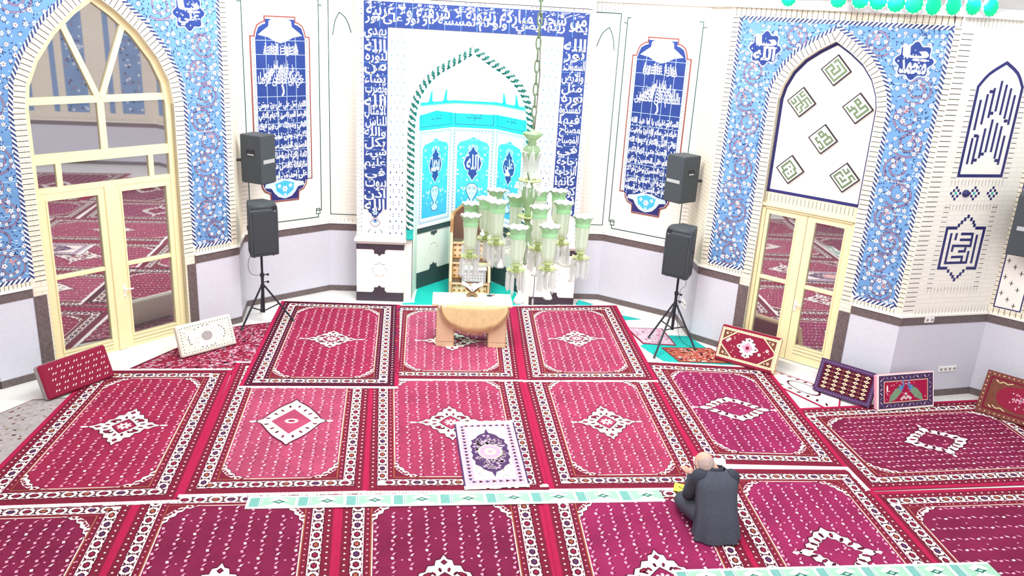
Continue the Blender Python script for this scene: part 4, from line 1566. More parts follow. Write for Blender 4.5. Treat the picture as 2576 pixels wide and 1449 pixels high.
def carpet(name, lab, Q, order, field='field_crimson', med='cross', msx=.46, msy=.46, seed=1, band='rug_band', fr=(1, 1), dots='rug_pink', colgap=.125, bw=.125, ctr=None, group='red hall carpets', tops=(1, 1)):
    """Persian hall carpet: selvage, dotted outer band, white figured border, dotted guard, field of sprig rows, medallion, corner pieces"""
    rnd = random.Random(seed)
    z0 = .002 + order * .0034
    root = bpy.data.objects.new(name, None)
    COL.objects.link(root)
    root.location = (Q.o.x, Q.o.y, 0)
    props(root, lab, 'carpet', group)
    W, L = Q.W, Q.L
    th = .008
    fnz = Q.fn(z0)
    m = Mesh()
    m.box(0, W, 0, L, 0, th, 'rug_edge')
    m.build('selvage', root, None, False, fnz)
    H = th / LAY
    d = Draw()
    e = .055
    d.rect(e, .02, W - e, L - .02, band, H + 1)
    a = e + .085
    o1 = [(a, a * .8), (W - a, a * .8), (W - a, L - a * .8), (a, L - a * .8)]
    b = a + bw
    # dotted outer band
    for (p, t) in walk([(a - .045, 0.05), (a - .045, L - .05)], .085) + walk([(W - a + .045, 0.05), (W - a + .045, L - .05)], .085):
        d.disc(p, .012, 'rug_white', H + 2, 5)
    d.rect(o1[0][0], o1[0][1], o1[2][0], o1[2][1], 'rug_dark', H + 2)
    d.rect(o1[0][0] + .008, o1[0][1] + .008, o1[2][0] - .008, o1[2][1] - .008, 'rug_white', H + 3)
    ix0, ix1, iy0, iy1 = b, W - b, a * .8 + bw, L - a * .8 - bw
    d.rect(ix0, iy0, ix1, iy1, 'rug_dark', H + 4)
    d.rect(ix0 + .008, iy0 + .008, ix1 - .008, iy1 - .008, band, H + 5)
    # border figures
    mid = [(a + bw / 2, a * .8 + bw / 2), (W - a - bw / 2, a * .8 + bw / 2), (W - a - bw / 2, L - a * .8 - bw / 2), (a + bw / 2, L - a * .8 - bw / 2)]
    mid.append(mid[0])
    k = 0
    for (p, t) in walk(mid, .155):
        n = (-t[1], t[0])

        def at(x, y):
            return (p[0] + t[0] * x + n[0] * y, p[1] + t[1] * x + n[1] * y)
        s = bw / .125
        d.poly([at(-.048 * s, 0), at(-.022 * s, .030 * s), at(.022 * s, .030 * s), at(.048 * s, 0), at(.022 * s, -.030 * s), at(-.022 * s, -.030 * s)], 'rug_dark', H + 6)
        d.poly([at(-.032 * s, 0), at(-.014 * s, .018 * s), at(.014 * s, .018 * s), at(.032 * s, 0), at(.014 * s, -.018 * s), at(-.014 * s, -.018 * s)], ('rug_red', 'rug_ochre', 'rug_red', 'rug_navy')[(k + rnd.randrange(2)) % 4], H + 7)
        for sy in (-1, 1):
            d.poly([at(.042 * s, sy * .057 * s), at(.070 * s, sy * .022 * s), at(.086 * s, sy * .022 * s), at(.112 * s, sy * .057 * s), at(.078 * s, sy * .044 * s)], 'rug_dark', H + 6)
            d.poly([at(-.03 * s, sy * .056 * s), at(.0, sy * .043 * s), at(.03 * s, sy * .056 * s)], 'rug_red', H + 6)
            d.poly([at(.064 * s, sy * .006 * s), at(.078 * s, sy * .022 * s), at(.092 * s, sy * .006 * s), at(.078 * s, sy * .0)], 'rug_dark', H + 6)
        k += 1
    # guard with dots, cream line, field
    g0 = .075
    for (p, t) in walk([(ix0 + .035, iy0 + .03), (ix0 + .035, iy1 - .03)], .085) + walk([(ix1 - .035, iy0 + .03), (ix1 - .035, iy1 - .03)], .085):
        d.disc(p, .011, 'rug_pink', H + 6, 5)
    fx0, fx1, fy0, fy1 = ix0 + g0, ix1 - g0, iy0 + g0 * .6, iy1 - g0 * .6
    d.build('figured_border', root, None, False, fnz)
    d = Draw()
    d.rect(fx0 - .012, fy0 - .012, fx1 + .012, fy1 + .012, 'rug_ochre', H + 6)
    d.rect(fx0, fy0, fx1, fy1, 'rug_white', H + 7)
    d.rect(fx0 + .010, fy0 + .010, fx1 - .010, fy1 - .010, field, H + 8)
    c = ctr or ((fx0 + fx1) / 2, (fy0 + fy1) / 2)
    qx, qy = min(.34, (fx1 - fx0) * .26), min(.36, (fy1 - fy0) * .16)
    # sprig rows
    nx = int((fx1 - fx0 - .06) / colgap)
    for i in range(nx + 1):
        x = fx0 + .04 + i * (fx1 - fx0 - .08) / max(nx, 1)
        y = fy0 + .05 + rnd.uniform(0, .03)
        j = 0
        while y < fy1 - .04:
            ax, ay = abs(x - c[0]) / (msx * 1.05), abs(y - c[1]) / (msy * 1.08)
            cxn, cyn = min(x - fx0, fx1 - x) / qx, min(y - fy0, fy1 - y) / qy
            if ax + ay > 1.0 and cxn + cyn > 1.05:
                sx = .014 if j % 2 else -.014
                jx = rnd.uniform(-.008, .008)
                d.poly([(x + jx - .013, y - .022), (x + jx + .011, y - .014), (x + jx + .015 + sx, y + .020), (x + jx - .009 + sx, y + .012)], 'rug_white' if (i * 7 + j * 3) % 5 == 0 else dots, H + 9)
                d.poly([(x + jx + .016, y - .016), (x + jx + .028, y - .006), (x + jx + .026, y + .012), (x + jx + .018, y + .008)], 'rug_dark', H + 9)
                if j % 5 == 0:
                    d.disc((x + colgap / 2, y + .04), .011, dots if i % 2 else 'rug_red', H + 9, 5)
            y += rnd.uniform(.062, .074)
            j += 1
    d.build('sprig_field', root, None, False, fnz)
    # medallion
    d = Draw()
    q = MEDS[med]
    d.poly(sym4(q, c, msx * 1.05, msy * 1.06), 'rug_dark', H + 10)
    d.poly(sym4(q, c, msx, msy), 'rug_white', H + 11)
    for sx in (-1, 1):
        d.poly([(c[0] + sx * msx * .92, c[1] - .012), (c[0] + sx * (msx * 1.12), c[1] - .022), (c[0] + sx * (msx * 1.17), c[1]), (c[0] + sx * (msx * 1.12), c[1] + .022), (c[0] + sx * msx * .92, c[1] + .012)], 'rug_white', H + 11)
    if med == 'rhomb':
        d.poly(sym4([(1, 0), (.5, .5), (0, 1)], c, msx * .56, msy * .56), field, H + 12)
        d.disc(c, .085, 'rug_white', H + 13, 8, .06)
        d.disc(c, .045, 'rug_red', H + 14, 8, .03)
    elif med == 'lobed':
        d.poly(sym4(q, c, msx * .66, msy * .62), 'rug_dark', H + 12)
        d.poly(sym4(q, c, msx * .63, msy * .58), field, H + 13)
        for k in range(10):
            d.disc((c[0] + rnd.uniform(-.14, .14), c[1] + rnd.uniform(-.12, .12)), .014, 'rug_pink', H + 14, 5)
    else:
        d.poly(sym4([(1, 0), (.7, .35), (.35, .7), (0, 1)], c, msx * .34, msy * .40), 'rug_dark', H + 12)
        d.poly(sym4([(1, 0), (.7, .35), (.35, .7), (0, 1)], c, msx * .31, msy * .36), field, H + 13)
        d.flower(c, .085, 'rug_white', 'rug_red', H + 14, 8)
        for (sx, sy) in ((1, 0), (-1, 0), (0, 1), (0, -1)):
            d.disc((c[0] + sx * msx * .70, c[1] + sy * msy * .74), .05 if sx else .034, 'rug_dark', H + 12, 4, .030 if sx else .044)
            d.disc((c[0] + sx * msx * .70, c[1] + sy * msy * .74), .034 if sx else .020, field, H + 13, 4, .018 if sx else .028)
        for (sx, sy) in ((1, 1), (-1, 1), (1, -1), (-1, -1)):
            d.disc((c[0] + sx * msx * .36, c[1] + sy * msy * .30), .055, 'rug_dark', H + 14, 6, .030, sx * sy * -.6)
            d.disc((c[0] + sx * msx * .36, c[1] + sy * msy * .30), .036, 'rug_red', H + 15, 6, .017, sx * sy * -.6)
    for k in range(16):
        a_ = 2 * PI * (k + .5) / 16
        rr = .80 if med in ('rhomb', 'lobed') else .56
        kx = abs(math.cos(a_)) + abs(math.sin(a_))
        p = (c[0] + msx * rr * math.cos(a_) / kx, c[1] + msy * rr * math.sin(a_) / kx)
        d.disc(p, .050 if med == 'lobed' else .036, 'rug_dark', H + 14, 5, .022 if med == 'lobed' else .017, a_)
        if k % 2:
            d.disc(p, .028 if med == 'lobed' else .018, 'rug_red', H + 15, 5, .012 if med == 'lobed' else .010, a_)
    d.build('medallion', root, None, False, fnz)
    # corner pieces
    for (sx, sy) in ((1, 1), (-1, 1), (1, -1), (-1, -1)):
        x0 = fx0 if sx > 0 else fx1
        y0 = fy0 if sy > 0 else fy1
        if not tops[0 if sy > 0 else 1]:
            continue
        d = Draw()
        cn_ = [(0, 0), (1.0, 0), (.80, .05), (.66, .16), (.52, .14), (.46, .30), (.33, .36), (.30, .52), (.16, .60), (.14, .78), (.04, .85), (0, 1)]
        d.poly([(x0 + sx * x * qx * 1.04, y0 + sy * y * qy * 1.06) for (x, y) in cn_], 'rug_dark', H + 9)
        d.poly([(x0 + sx * x * qx, y0 + sy * y * qy) for (x, y) in cn_], 'rug_white', H + 10)
        d.poly([(x0 + sx * x * qx * .52, y0 + sy * y * qy * .52) for (x, y) in ((0, 0), (1, 0), (.45, .4), (0, 1))], 'rug_band', H + 11)
        for (x, y) in ((.30, .22), (.14, .44), (.62, .06), (.05, .70), (.46, .06), (.05, .52), (.76, .02), (.40, .20), (.22, .34)):
            d.disc((x0 + sx * x * qx, y0 + sy * y * qy), .026, 'rug_dark', H + 12, 5, .016, x * 9)
            d.disc((x0 + sx * x * qx, y0 + sy * y * qy), .016, 'rug_red', H + 13, 6, .012)
        d.build('corner_piece', root, None, False, fnz)
    # knotted white fringe at the two ends
    for (k, y, s) in ((0, 0.0, -1), (1, L, 1)):
        if fr[k]:
            m = Mesh()
            x = 0.0
            while x < W - .005:
                w_ = min(rnd.uniform(.03, .06), W - x)
                ln = rnd.uniform(.030, .050)
                m.box(x, x + w_ - .004, min(y + s * ln, y - s * .012), max(y + s * ln, y - s * .012), th * .3, th + .001, 'rug_fringe')
                x += w_
            m.build('fringe', root, None, False, fnz)
    return root


def sq(*pts):
    return [tuple(fl(*p)[:2]) for p in pts]


def rectq(x0, x1, y0, y1):
    """TL TR BR BL from floor limits (y1 is the far end)"""
    return (x0, y1), (x1, y1), (x1, y0), (x0, y0)


carpet('hall_carpet', 'crimson carpet leftmost in the front row, beside the left speaker stand', Quad((-3.14, -.22), (-1.14, -.24), (-.96, -3.55), (-3.05, -3.64)), 6, 'field_crimson', 'cross', .42, .36, 1, 'rug_dark')
carpet('hall_carpet', 'rosy carpet under the wooden table in the middle of the front row', Quad((-1.36, -.29), (.82, -.18), (.76, -3.24), (-1.24, -3.30)), 5, 'field_pink', 'cross', .50, .40, 2, ctr=(1.06, 1.42))
carpet('hall_carpet', 'crimson carpet right of the wooden table, below the chandelier', Quad((.82, -.15), (2.70, .06), (2.70, -3.16), (.75, -3.26)), 6, 'field_rose', 'cross', .40, .36, 3)
carpet('hall_carpet', 'dark crimson carpet at far left below the red cushion', Quad((-5.06, -3.20), (-3.27, -3.08), (-3.01, -6.32), (-5.07, -6.49)), 2, 'field_crimson', 'cross', .42, .46, 4)
carpet('hall_carpet', 'pink carpet with hollow diamond medallion, second row left of centre', Quad((-3.27, -2.84), (-1.35, -2.73), (-1.13, -6.12), (-3.04, -6.23)), 3, 'field_pink', 'rhomb', .43, .58, 5, ctr=(.955, 1.60), tops=(1, 0))
carpet('hall_carpet', 'pink carpet partly covered by the small prayer rug', Quad((-1.42, -3.02), (.75, -2.94), (.83, -6.06), (-1.17, -6.12)), 2, 'field_rose', 'cross', .44, .46, 6)
carpet('hall_carpet', 'pink carpet between the prayer rug and the kneeling man, starry medallion', Quad((.73, -2.97), (2.68, -2.83), (2.68, -5.98), (.82, -6.05)), 4, 'field_rose', 'cross', .40, .46, 7)
carpet('hall_carpet', 'carpet ahead of the kneeling man, corner under the floral cushion', Quad((2.56, -2.45), (4.52, -2.60), (4.44, -5.49), (2.66, -5.46)), 3, 'field_plum', 'lobed', .50, .36, 8, colgap=.135)
carpet('hall_carpet', 'carpet lying crosswise at far right below the peacock cushion', Quad((4.34, -3.95), (7.42, -3.52), (7.50, -5.72), (4.46, -5.98), True), 2, 'field_wine', 'lobed', .36, .46, 9, colgap=.11)
carpet('hall_carpet', 'nearest left carpet, cut off by the lower left picture corner', Quad((-5.50, -6.44), (-3.40, -6.30), (-3.10, -9.4), (-5.35, -9.5)), 0, 'field_wine', 'cross', .42, .46, 10)
carpet('hall_carpet', 'dark wine carpet under the left end of the green strip mat', Quad((-3.43, -6.16), (-1.42, -6.06), (-1.10, -9.4), (-3.18, -9.4)), 1, 'field_wine', 'cross', .44, .42, 11, colgap=.15)
carpet('hall_carpet', 'dark wine carpet below the prayer rug, under the green strip mat', Quad((-1.44, -6.06), (.72, -5.98), (.77, -9.3), (-1.14, -9.4)), 0, 'field_wine', 'cross', .44, .42, 12, colgap=.16, ctr=(1.0, 1.74))
carpet('hall_carpet', 'plum carpet the kneeling man sits on', Quad((.72, -5.98), (2.72, -5.90), (2.64, -9.2), (.73, -9.3)), 2, 'field_plum', 'cross', .46, .44, 13, colgap=.14, ctr=(.99, 1.70))
carpet('hall_carpet', 'magenta carpet right of the kneeling man with large open medallion', Quad((2.66, -5.54), (4.50, -5.52), (4.54, -8.7), (2.58, -8.75)), 1, 'field_plum', 'lobed', .40, .42, 14, colgap=.14)
carpet('hall_carpet', 'dark carpet lying crosswise in the lower right picture corner', Quad((4.44, -6.0), (8.05, -5.74), (7.9, -8.2), (4.46, -8.4), True), 0, 'field_wine', 'lobed', .42, .50, 15, colgap=.17)

# ------------------------------------------------------------------ small rugs, mats and sheets


def root_for(name, Q, lab, cat, group=None):
    root = bpy.data.objects.new(name, None)
    COL.objects.link(root)
    root.location = (Q.o.x, Q.o.y, 0)
    return props(root, lab, cat, group)


def edge_bits(d, x0, y0, x1, y1, mats, h, step=.06, sz=.02, rnd=random):
    for i, (p, t) in enumerate(walk([(x0, y0), (x1, y0), (x1, y1), (x0, y1), (x0, y0)], step)):
        a = rnd.uniform(0, 3.1)
        d.disc(p, sz, mats[i % len(mats)], h, 5, sz * .45, a)


# prayer rug, lilac with navy medallion
Q = Quad((-.215, -4.55), (.53, -4.48), (.61, -6.0), (-.105, -6.07))
r = root_for('prayer_rug', Q, 'small lilac prayer rug with dark lobed medallion lying on the pink carpet', 'rug')
z0 = .028
fz = Q.fn(z0)
m = Mesh()
m.box(0, Q.W, .05, Q.L - .05, 0, .008, 'rug_navy')
m.build('backing', r, None, False, fz)
rnd = random.Random(31)
H = .008 / LAY
W, L = Q.W, Q.L
d = Draw()
d.rect(.018, .05, W - .018, L - .05, 'rug_lilac', H + 1)
d.rect(.03, .065, W - .03, L - .065, 'rug_white', H + 2)
d.rect(.042, .077, W - .042, L - .077, 'rug_lilac', H + 3)
for i, (p, t) in enumerate(walk([(.085, .12), (W - .085, .12), (W - .085, L - .12), (.085, L - .12), (.085, .12)], .075)):
    n = (-t[1], t[0])
    d.poly([(p[0] - t[0] * .02 - n[0] * .025, p[1] - t[1] * .02 - n[1] * .025), (p[0] + t[0] * .028, p[1] + t[1] * .028), (p[0] - t[0] * .02 + n[0] * .025, p[1] - t[1] * .02 + n[1] * .025)], 'rug_dark' if i % 2 else 'rug_navy', H + 4)
d.rect(.135, .165, W - .135, L - .165, 'rug_white', H + 4)
for k in range(90):
    d.disc((rnd.uniform(.15, W - .15), rnd.uniform(.18, L - .18)), .012, rnd.choice(('rug_navy', 'rug_lilac', 'rug_dark')), H + 5, 5, .005, rnd.uniform(0, 3))
d.build('border', r, None, False, fz)
d = Draw()
mq = [(1, 0), (.92, .12), (1.0, .28), (.85, .42), (.9, .55), (.62, .66), (.5, .78), (.3, .86), (.12, .9), (0, 1.12)]
d.poly(sym4(mq, (W / 2, L / 2), .225, .50), 'rug_navy', H + 6)
for k in range(150):
    a, q = rnd.uniform(0, 2 * PI), rnd.uniform(.4, .9)
    d.flower((W / 2 + .21 * q * math.cos(a), L / 2 + .44 * q * math.sin(a)), .023, 'rug_lilac', None, H + 7, 4, a)
d.disc((W / 2, L / 2), .145, 'rug_cream', H + 8, 24, .17)
d.disc((W / 2, L / 2), .125, 'rug_pink', H + 9, 24, .15)
d.disc((W / 2, L / 2), .07, 'rug_cream', H + 10, 12, .08)
d.disc((W / 2, L / 2), .035, 'rug_pink', H + 11, 8)
d.build('medallion', r, None, False, fz)
for (y, s) in ((.05, -1), (L - .05, 1)):
    m = Mesh()
    x = .0
    while x < W - .01:
        w_ = min(rnd.uniform(.03, .055), W - x)
        ln = rnd.uniform(.05, .075)
        m.box(x, x + w_, min(y, y + s * ln), max(y, y + s * ln), .002, .007, 'rug_fringe')
        x += w_
    m.build('fringe', r, None, False, fz)


def strip_mat(TL, TR, BR, BL, n, z0, lab, seed):
    Q = Quad(TL, TR, BR, BL)
    r = root_for('strip_mat', Q, lab, 'mat', 'green prayer strip mats')
    fz = Q.fn(z0)
    m = Mesh()
    m.box(0, Q.W, 0, Q.L, 0, .006, 'rug_fringe')
    m.build('backing', r, None, False, fz)
    H = .006 / LAY
    d = Draw()
    W, L = Q.W, Q.L
    st = W / n
    for k in range(n):
        x = k * st
        a, b = x + .03, x + st * .26
        d.rect(a, L * .14, b, L * .88, 'mat_teal', H + 1)
        d.rect(b + .012, L * .14, b + .022, L * .88, 'mat_teal', H + 1)
        p = [(b + .03, L * .88), (b + .03, L * .16)]
        c = (b + x + st + .03) / 2
        arch = smooth_curve([(b + .06, L * .18), (b + .16, L * .45), (c - .10, L * .66), (c, L * .88)], 3)
        d.poly(p + arch, 'mat_green', H + 1)
        mir = [(2 * c - u, v) for (u, v) in p + arch]
        d.poly(mir[::-1], 'mat_green', H + 1)
        q = .05
        cy = L * .52
        d.poly([(c + q * 1.4 * rr * math.cos(i * PI / 4), cy + q * .8 * rr * math.sin(i * PI / 4)) for i, rr in enumerate((1, .6) * 4)], 'rope_teal', H + 2)
        d.disc((c, cy), .03, 'mat_green', H + 3, 4, .02)
    d.build('arch_pattern', r, None, False, fz)


strip_mat((-2.33, -6.255), (2.02, -6.02), (2.05, -6.26), (-2.32, -6.475), 9, .022, 'long pale green strip mat with white arches ending beside the kneeling man', 1)
strip_mat((1.82, -7.42), (5.02, -7.28), (5.03, -7.55), (1.83, -7.69), 7, .022, 'pale green strip mat along the lower right picture edge', 2)
strip_mat((-5.6, -8.3), (-2.6, -8.2), (-2.6, -8.46), (-5.6, -8.56), 7, .022, 'green strip mat lying behind the nearest left carpet, seen in the door glass', 3)


def figured_rug(name, lab, Q, z0, base, edge, motifs, n, seed, extra=None, th=.007):
    r = root_for(name, Q, lab, 'rug')
    fz = Q.fn(z0)
    rnd = random.Random(seed)
    m = Mesh()
    m.box(0, Q.W, 0, Q.L, 0, th, edge)
    m.build('backing', r, None, False, fz)
    H = th / LAY
    d = Draw()
    d.rect(.025, .025, Q.W - .025, Q.L - .025, base, H + 1)
    for k in range(n):
        p = (rnd.uniform(.05, Q.W - .05), rnd.uniform(.05, Q.L - .05))
        if k % 3 == 0:
            d.flower(p, rnd.uniform(.02, .035), motifs[k % len(motifs)], None, H + 2, 5, k)
        else:
            d.disc(p, rnd.uniform(.015, .03), motifs[k % len(motifs)], H + 2, 6, .009, rnd.uniform(0, 3.1))
    if extra:
        extra(d, Q.W, Q.L, H)
    d.build('figured_field', r, None, False, fz)
    return r


figured_rug('runner_rug', 'mottled pink rug lying before the left door under the white cushion', Quad((-3.80, -1.50), (-3.02, -1.15), (-2.98, -3.2), (-4.75, -3.32)), .004, 'rug_red', 'rug_dark', ('rug_pink', 'rug_lilac', 'rug_pink', 'rug_dark', 'rug_lilac'), 1100, 41)
figured_rug('runner_rug', 'grey patterned rug at the left picture edge beside the red cushion', Quad((-5.45, -4.10), (-4.95, -4.00), (-4.98, -5.9), (-6.4, -5.9)), .004, 'rug_grey', 'rug_brown', ('rug_lilac', 'joint_soft', 'rug_grey', 'rug_brown'), 300, 42)


def ring_medallion(d, W, L, H):
    c = (W / 2, L / 2)
    for q, mt in ((.42, 'rug_dark'), (.36, 'rug_lilac'), (.28, 'rug_pink'), (.12, 'rug_red')):
        d.disc(c, W * q, mt, H + 3 + q * -5 + 3, 16, L * q * .8)


figured_rug('small_rug', 'small pale pink rug just right of the front carpet row', Quad((2.66, -1.02), (3.28, -1.02), (3.33, -1.76), (2.80, -1.72)), .010, 'rug_lilac', 'rug_red', ('rug_pink', 'rug_white', 'rug_brown'), 90, 43)
figured_rug('small_rug', 'small orange red rug under the right speaker stand', Quad((3.06, -1.86), (3.86, -1.83), (4.07, -2.44), (3.20, -2.42)), .010, 'rug_orange', 'rug_brown', ('rug_cream', 'rug_red', 'rug_white', 'rug_dark', 'rug_ochre'), 220, 44)


def white_field(d, W, L, H):
    d.disc((W * .5, L * .55), W * .24, 'rug_dark', H + 3, 20, L * .26)
    d.disc((W * .5, L * .55), W * .21, 'rug_white', H + 4, 20, L * .23)
    for (y0, y1) in ((.14, .24), (.86, .94)):
        for k in range(7):
            d.disc((W * (.12 + k * .12), L * (y0 + y1) / 2), .045, 'rug_dark', H + 3, 6, .02, .3 * k)


figured_rug('small_rug', 'white rug with dark oval showing between floral and maroon cushions', Quad((4.62, -2.66), (5.30, -3.42), (4.96, -4.1), (4.30, -2.95)), .006, 'rug_white', 'rug_edge', ('rug_white', 'rug_cream'), 12, 45, white_field)


def sheet(lab, pts, z, group='turquoise carpet sheets'):
    o = sum((Vector((p[0], p[1], 0)) for p in pts), Vector()) / len(pts)
    m = Mesh()
    m.grid([[(p[0] - o.x, p[1] - o.y, -.004) for p in pts], [(p[0] - o.x, p[1] - o.y, .004) for p in pts]], 'turq_cloth')
    ob = m.build('carpet_sheet', None, Matrix.Translation((o.x, o.y, z)))
    props(ob, lab, 'carpet', group)
    return ob


sheet('turquoise carpet sheet covering the floor of the prayer niche', [(-1.10, -.16), (.98, -.14), (.94, .20), (.93, .72), (.44, 1.39), (-.32, 1.39), (-.88, .72), (-.92, .20), (-1.10, .19)][:4] + [(.44, 1.39), (-.32, 1.39), (-.88, .72), (-.90, .20), (-.90, -.05), (-1.10, -.10)], .0045)
sheet('turquoise carpet sheet under the right speaker stand', [(3.20, -1.30), (3.64, -1.32), (4.02, -2.46), (3.02, -2.50), (2.74, -1.80)], .0045)
sheet('thin turquoise wedge of sheet between marble and small pink rug', [tuple(fl(*p)[:2]) for p in ((1556, 792), (1612, 804), (1566, 806))], .0045)
# folded turquoise corner by the right footing
m = Mesh()
tri = [fl(1448, 774), fl(1503, 774), fl(1492, 768)]
o = Vector((tri[0].x, tri[0].y, 0))
pk = Vector((2.02, .06, .10))
a, b = tri[0] - o, tri[1] - o
c = pk - o
m.face([a, b, c], 'turq_cloth')
m.face([a + Vector((0, .14, 0)), c + Vector((0, .02, 0)), b + Vector((0, .14, 0))], 'turq_cloth')
m.face([a, c, c + Vector((0, .02, 0)), a + Vector((0, .14, 0))], 'turq_cloth')
m.face([c, b, b + Vector((0, .14, 0)), c + Vector((0, .02, 0))], 'turq_cloth')
ob = m.build('folded_sheet', None, Matrix.Translation(o))
props(ob, 'small peaked turquoise cloth lying on the marble by the right footing', 'cloth')

# ------------------------------------------------------------------ floor cushions leaning on the walls


def cushion(name, lab, BL, BR, Wd, Hh, ang, th, body, back, painter, z=.035):
    a, b = Vector((BL[0], BL[1], 0)), Vector((BR[0], BR[1], 0))
    e = (b - a).normalized()
    n = Vector((e.y, -e.x, 0))
    ca, sa = math.cos(math.radians(ang)), math.sin(math.radians(ang))
    up = Vector((0, 0, 1)) * ca - n * sa
    out = n * ca + Vector((0, 0, 1)) * sa
    c = (a + b) / 2
    mw = Matrix.Translation((c.x, c.y, z)) @ Matrix((e, up, out)).transposed().to_4x4()
    g = empty(name, mw=mw, label=lab, cat='cushion', group='floor cushions along the walls')
    m = Mesh()
    rings = []
    for (zz, ins) in ((-th, .03), (-th * .85, .008), (-th * .5, 0), (-th * .15, .004), (-.003, .02), (0, .028)):
        x0, x1, y0, y1 = -Wd / 2 + ins, Wd / 2 - ins, ins, Hh - ins
        r_ = .02
        rings.append([(x0 + r_, y0, zz), (x1 - r_, y0, zz), (x1, y0 + r_, zz), (x1, y1 - r_, zz), (x1 - r_, y1, zz), (x0 + r_, y1, zz), (x0, y1 - r_, zz), (x0, y0 + r_, zz)])
    m.grid(rings, body, matfn=lambda i, j: back if i < 3 else body)
    m.build('cushion_body', g)
    d = Draw()
    painter(d, Wd, Hh)
    d.build('woven_face', g)
    return g


def face_base(d, W, H, mat, ins=.03):
    d.rect(-W / 2 + ins, ins, W / 2 - ins, H - ins, mat, 1)


def p_red(d, W, H):
    face_base(d, W, H, 'rug_red')
    for j in range(5):
        for i in range(7):
            x, y = -W * .36 + i * W * .12 + (j % 2) * .03, H * .18 + j * H * .16
            for s in (0, .035):
                d.poly([(x + s - .014, y - .012), (x + s + .004, y - .010), (x + s + .014, y + .014), (x + s + .004, y + .012)], 'rug_white', 3)


def p_white(d, W, H):
    face_base(d, W, H, 'cushion_white')
    rnd = random.Random(5)
    for i, (p, t) in enumerate(walk([(-W / 2 + .05, .05), (W / 2 - .05, .05), (W / 2 - .05, H - .05), (-W / 2 + .05, H - .05), (-W / 2 + .05, .05)], .042)):
        d.disc(p, .009, 'joint_dark', 2, 4)
    d.disc((0, H / 2), W * .33, 'rug_white', 2, 24, H * .33)
    for i in range(26):
        a = 2 * PI * i / 26
        if i % 6 < 4:
            d.disc((W * .33 * math.cos(a), H / 2 + H * .33 * math.sin(a)), .02, 'joint_dark', 3, 5, .006, a + 1.5 + (i % 2))
    d.disc((0, H / 2), W * .10, 'rug_grey', 3, 16, H * .15)
    for k in range(120):
        d.disc((rnd.uniform(-W * .43, W * .43), rnd.uniform(.07, H - .07)), .009, rnd.choice(('rug_grey', 'cushion_white', 'joint_soft')), 3, 5, .005, rnd.uniform(0, 3))


def p_floral(d, W, H):
    face_base(d, W, H, 'rug_red', .015)
    x0, x1, y0, y1 = -W / 2 + .04, W / 2 - .05, .07, H - .06
    d.path([(x0, y0), (x1, y0), (x1, y1), (x0, y1)], .036, 'rug_cream', 2, True)
    for p, t in walk([(x0, y0), (x1, y0), (x1, y1), (x0, y1), (x0, y0)], .045):
        d.disc(p, .007, 'rug_dark', 3, 4)
    d.path([(W / 2 - .02, .02), (W / 2 - .02, H - .02)], .03, 'rug_cream', 2)
    for (sx, sy) in ((-1, -1), (1, -1), (-1, 1), (1, 1)):
        cx, cy = (x0 + .02 if sx < 0 else x1 - .02), (y0 + .02 if sy < 0 else y1 - .02)
        d.poly([(cx, cy), (cx - sx * .20, cy), (cx, cy - sy * .17)], 'rug_cream', 2)
        d.poly([(cx, cy), (cx - sx * .17, cy), (cx, cy - sy * .145)], 'rug_brown', 3)
        d.flower((cx - sx * .05, cy - sy * .045), .022, 'rug_cream', 'rug_red', 4)
        d.disc((cx - sx * .10, cy - sy * .03), .010, 'rug_white', 4, 5)
    c = ((x0 + x1) / 2, (y0 + y1) / 2)
    d.poly(sym4([(1, 0), (.86, .18), (.70, .22), (.62, .52), (.42, .62), (.34, .86), (.12, .9), (0, 1)], c, .17, .16), 'rug_white', 3)
    for i in range(12):
        a = 2 * PI * i / 12
        d.disc((c[0] + .125 * math.cos(a), c[1] + .118 * math.sin(a)), .017, 'rug_dark', 4, 6, .012, a)
    d.poly(sym4([(1, 0), (0, 1)], c, .09, .085), 'rug_pink', 4)
    d.disc(c, .03, 'rug_red', 5, 8)
    rnd = random.Random(8)
    for k in range(46):
        x, y = rnd.uniform(x0 + .05, x1 - .05), rnd.uniform(y0 + .04, y1 - .04)
        if abs(x - c[0]) < .19 and abs(y - c[1]) < .17:
            continue
        if abs(x - c[0]) / .34 + abs(y - c[1]) / .30 > 1.1:
            continue
        if k % 4 == 0:
            d.flower((x, y), .028, 'rug_white', 'rug_dark', 4, 6, k)
        else:
            d.disc((x, y), .012, 'rug_cream', 4, 5, .007, k)


def p_maroon(d, W, H):
    face_base(d, W, H, 'rug_navy', .0)
    d.rect(-W / 2 + .06, .06, W / 2 - .06, H - .06, 'rug_dark', 2)
    for p, t in walk([(-W / 2 + .03, .03), (W / 2 - .03, .03), (W / 2 - .03, H - .03), (-W / 2 + .03, H - .03), (-W / 2 + .03, .03)], .032):
        d.disc(p, .010, 'rug_lilac', 2, 4, .004, .8)
    for i in range(5):
        for j in range(6):
            x, y = -W * .34 + i * W * .17, .095 + j * (H - .19) / 5
            d.poly([(x - .045, y), (x - .018, y + .012), (x, y + .024), (x + .018, y + .012), (x + .045, y), (x + .018, y - .012), (x, y - .024), (x - .018, y - .012)], 'rug_cream', 4)
            d.disc((x, y), .009, 'rug_dark', 5, 6)
            if i < 4:
                d.disc((x + W * .085, y), .02, 'rug_brown', 3, 6)


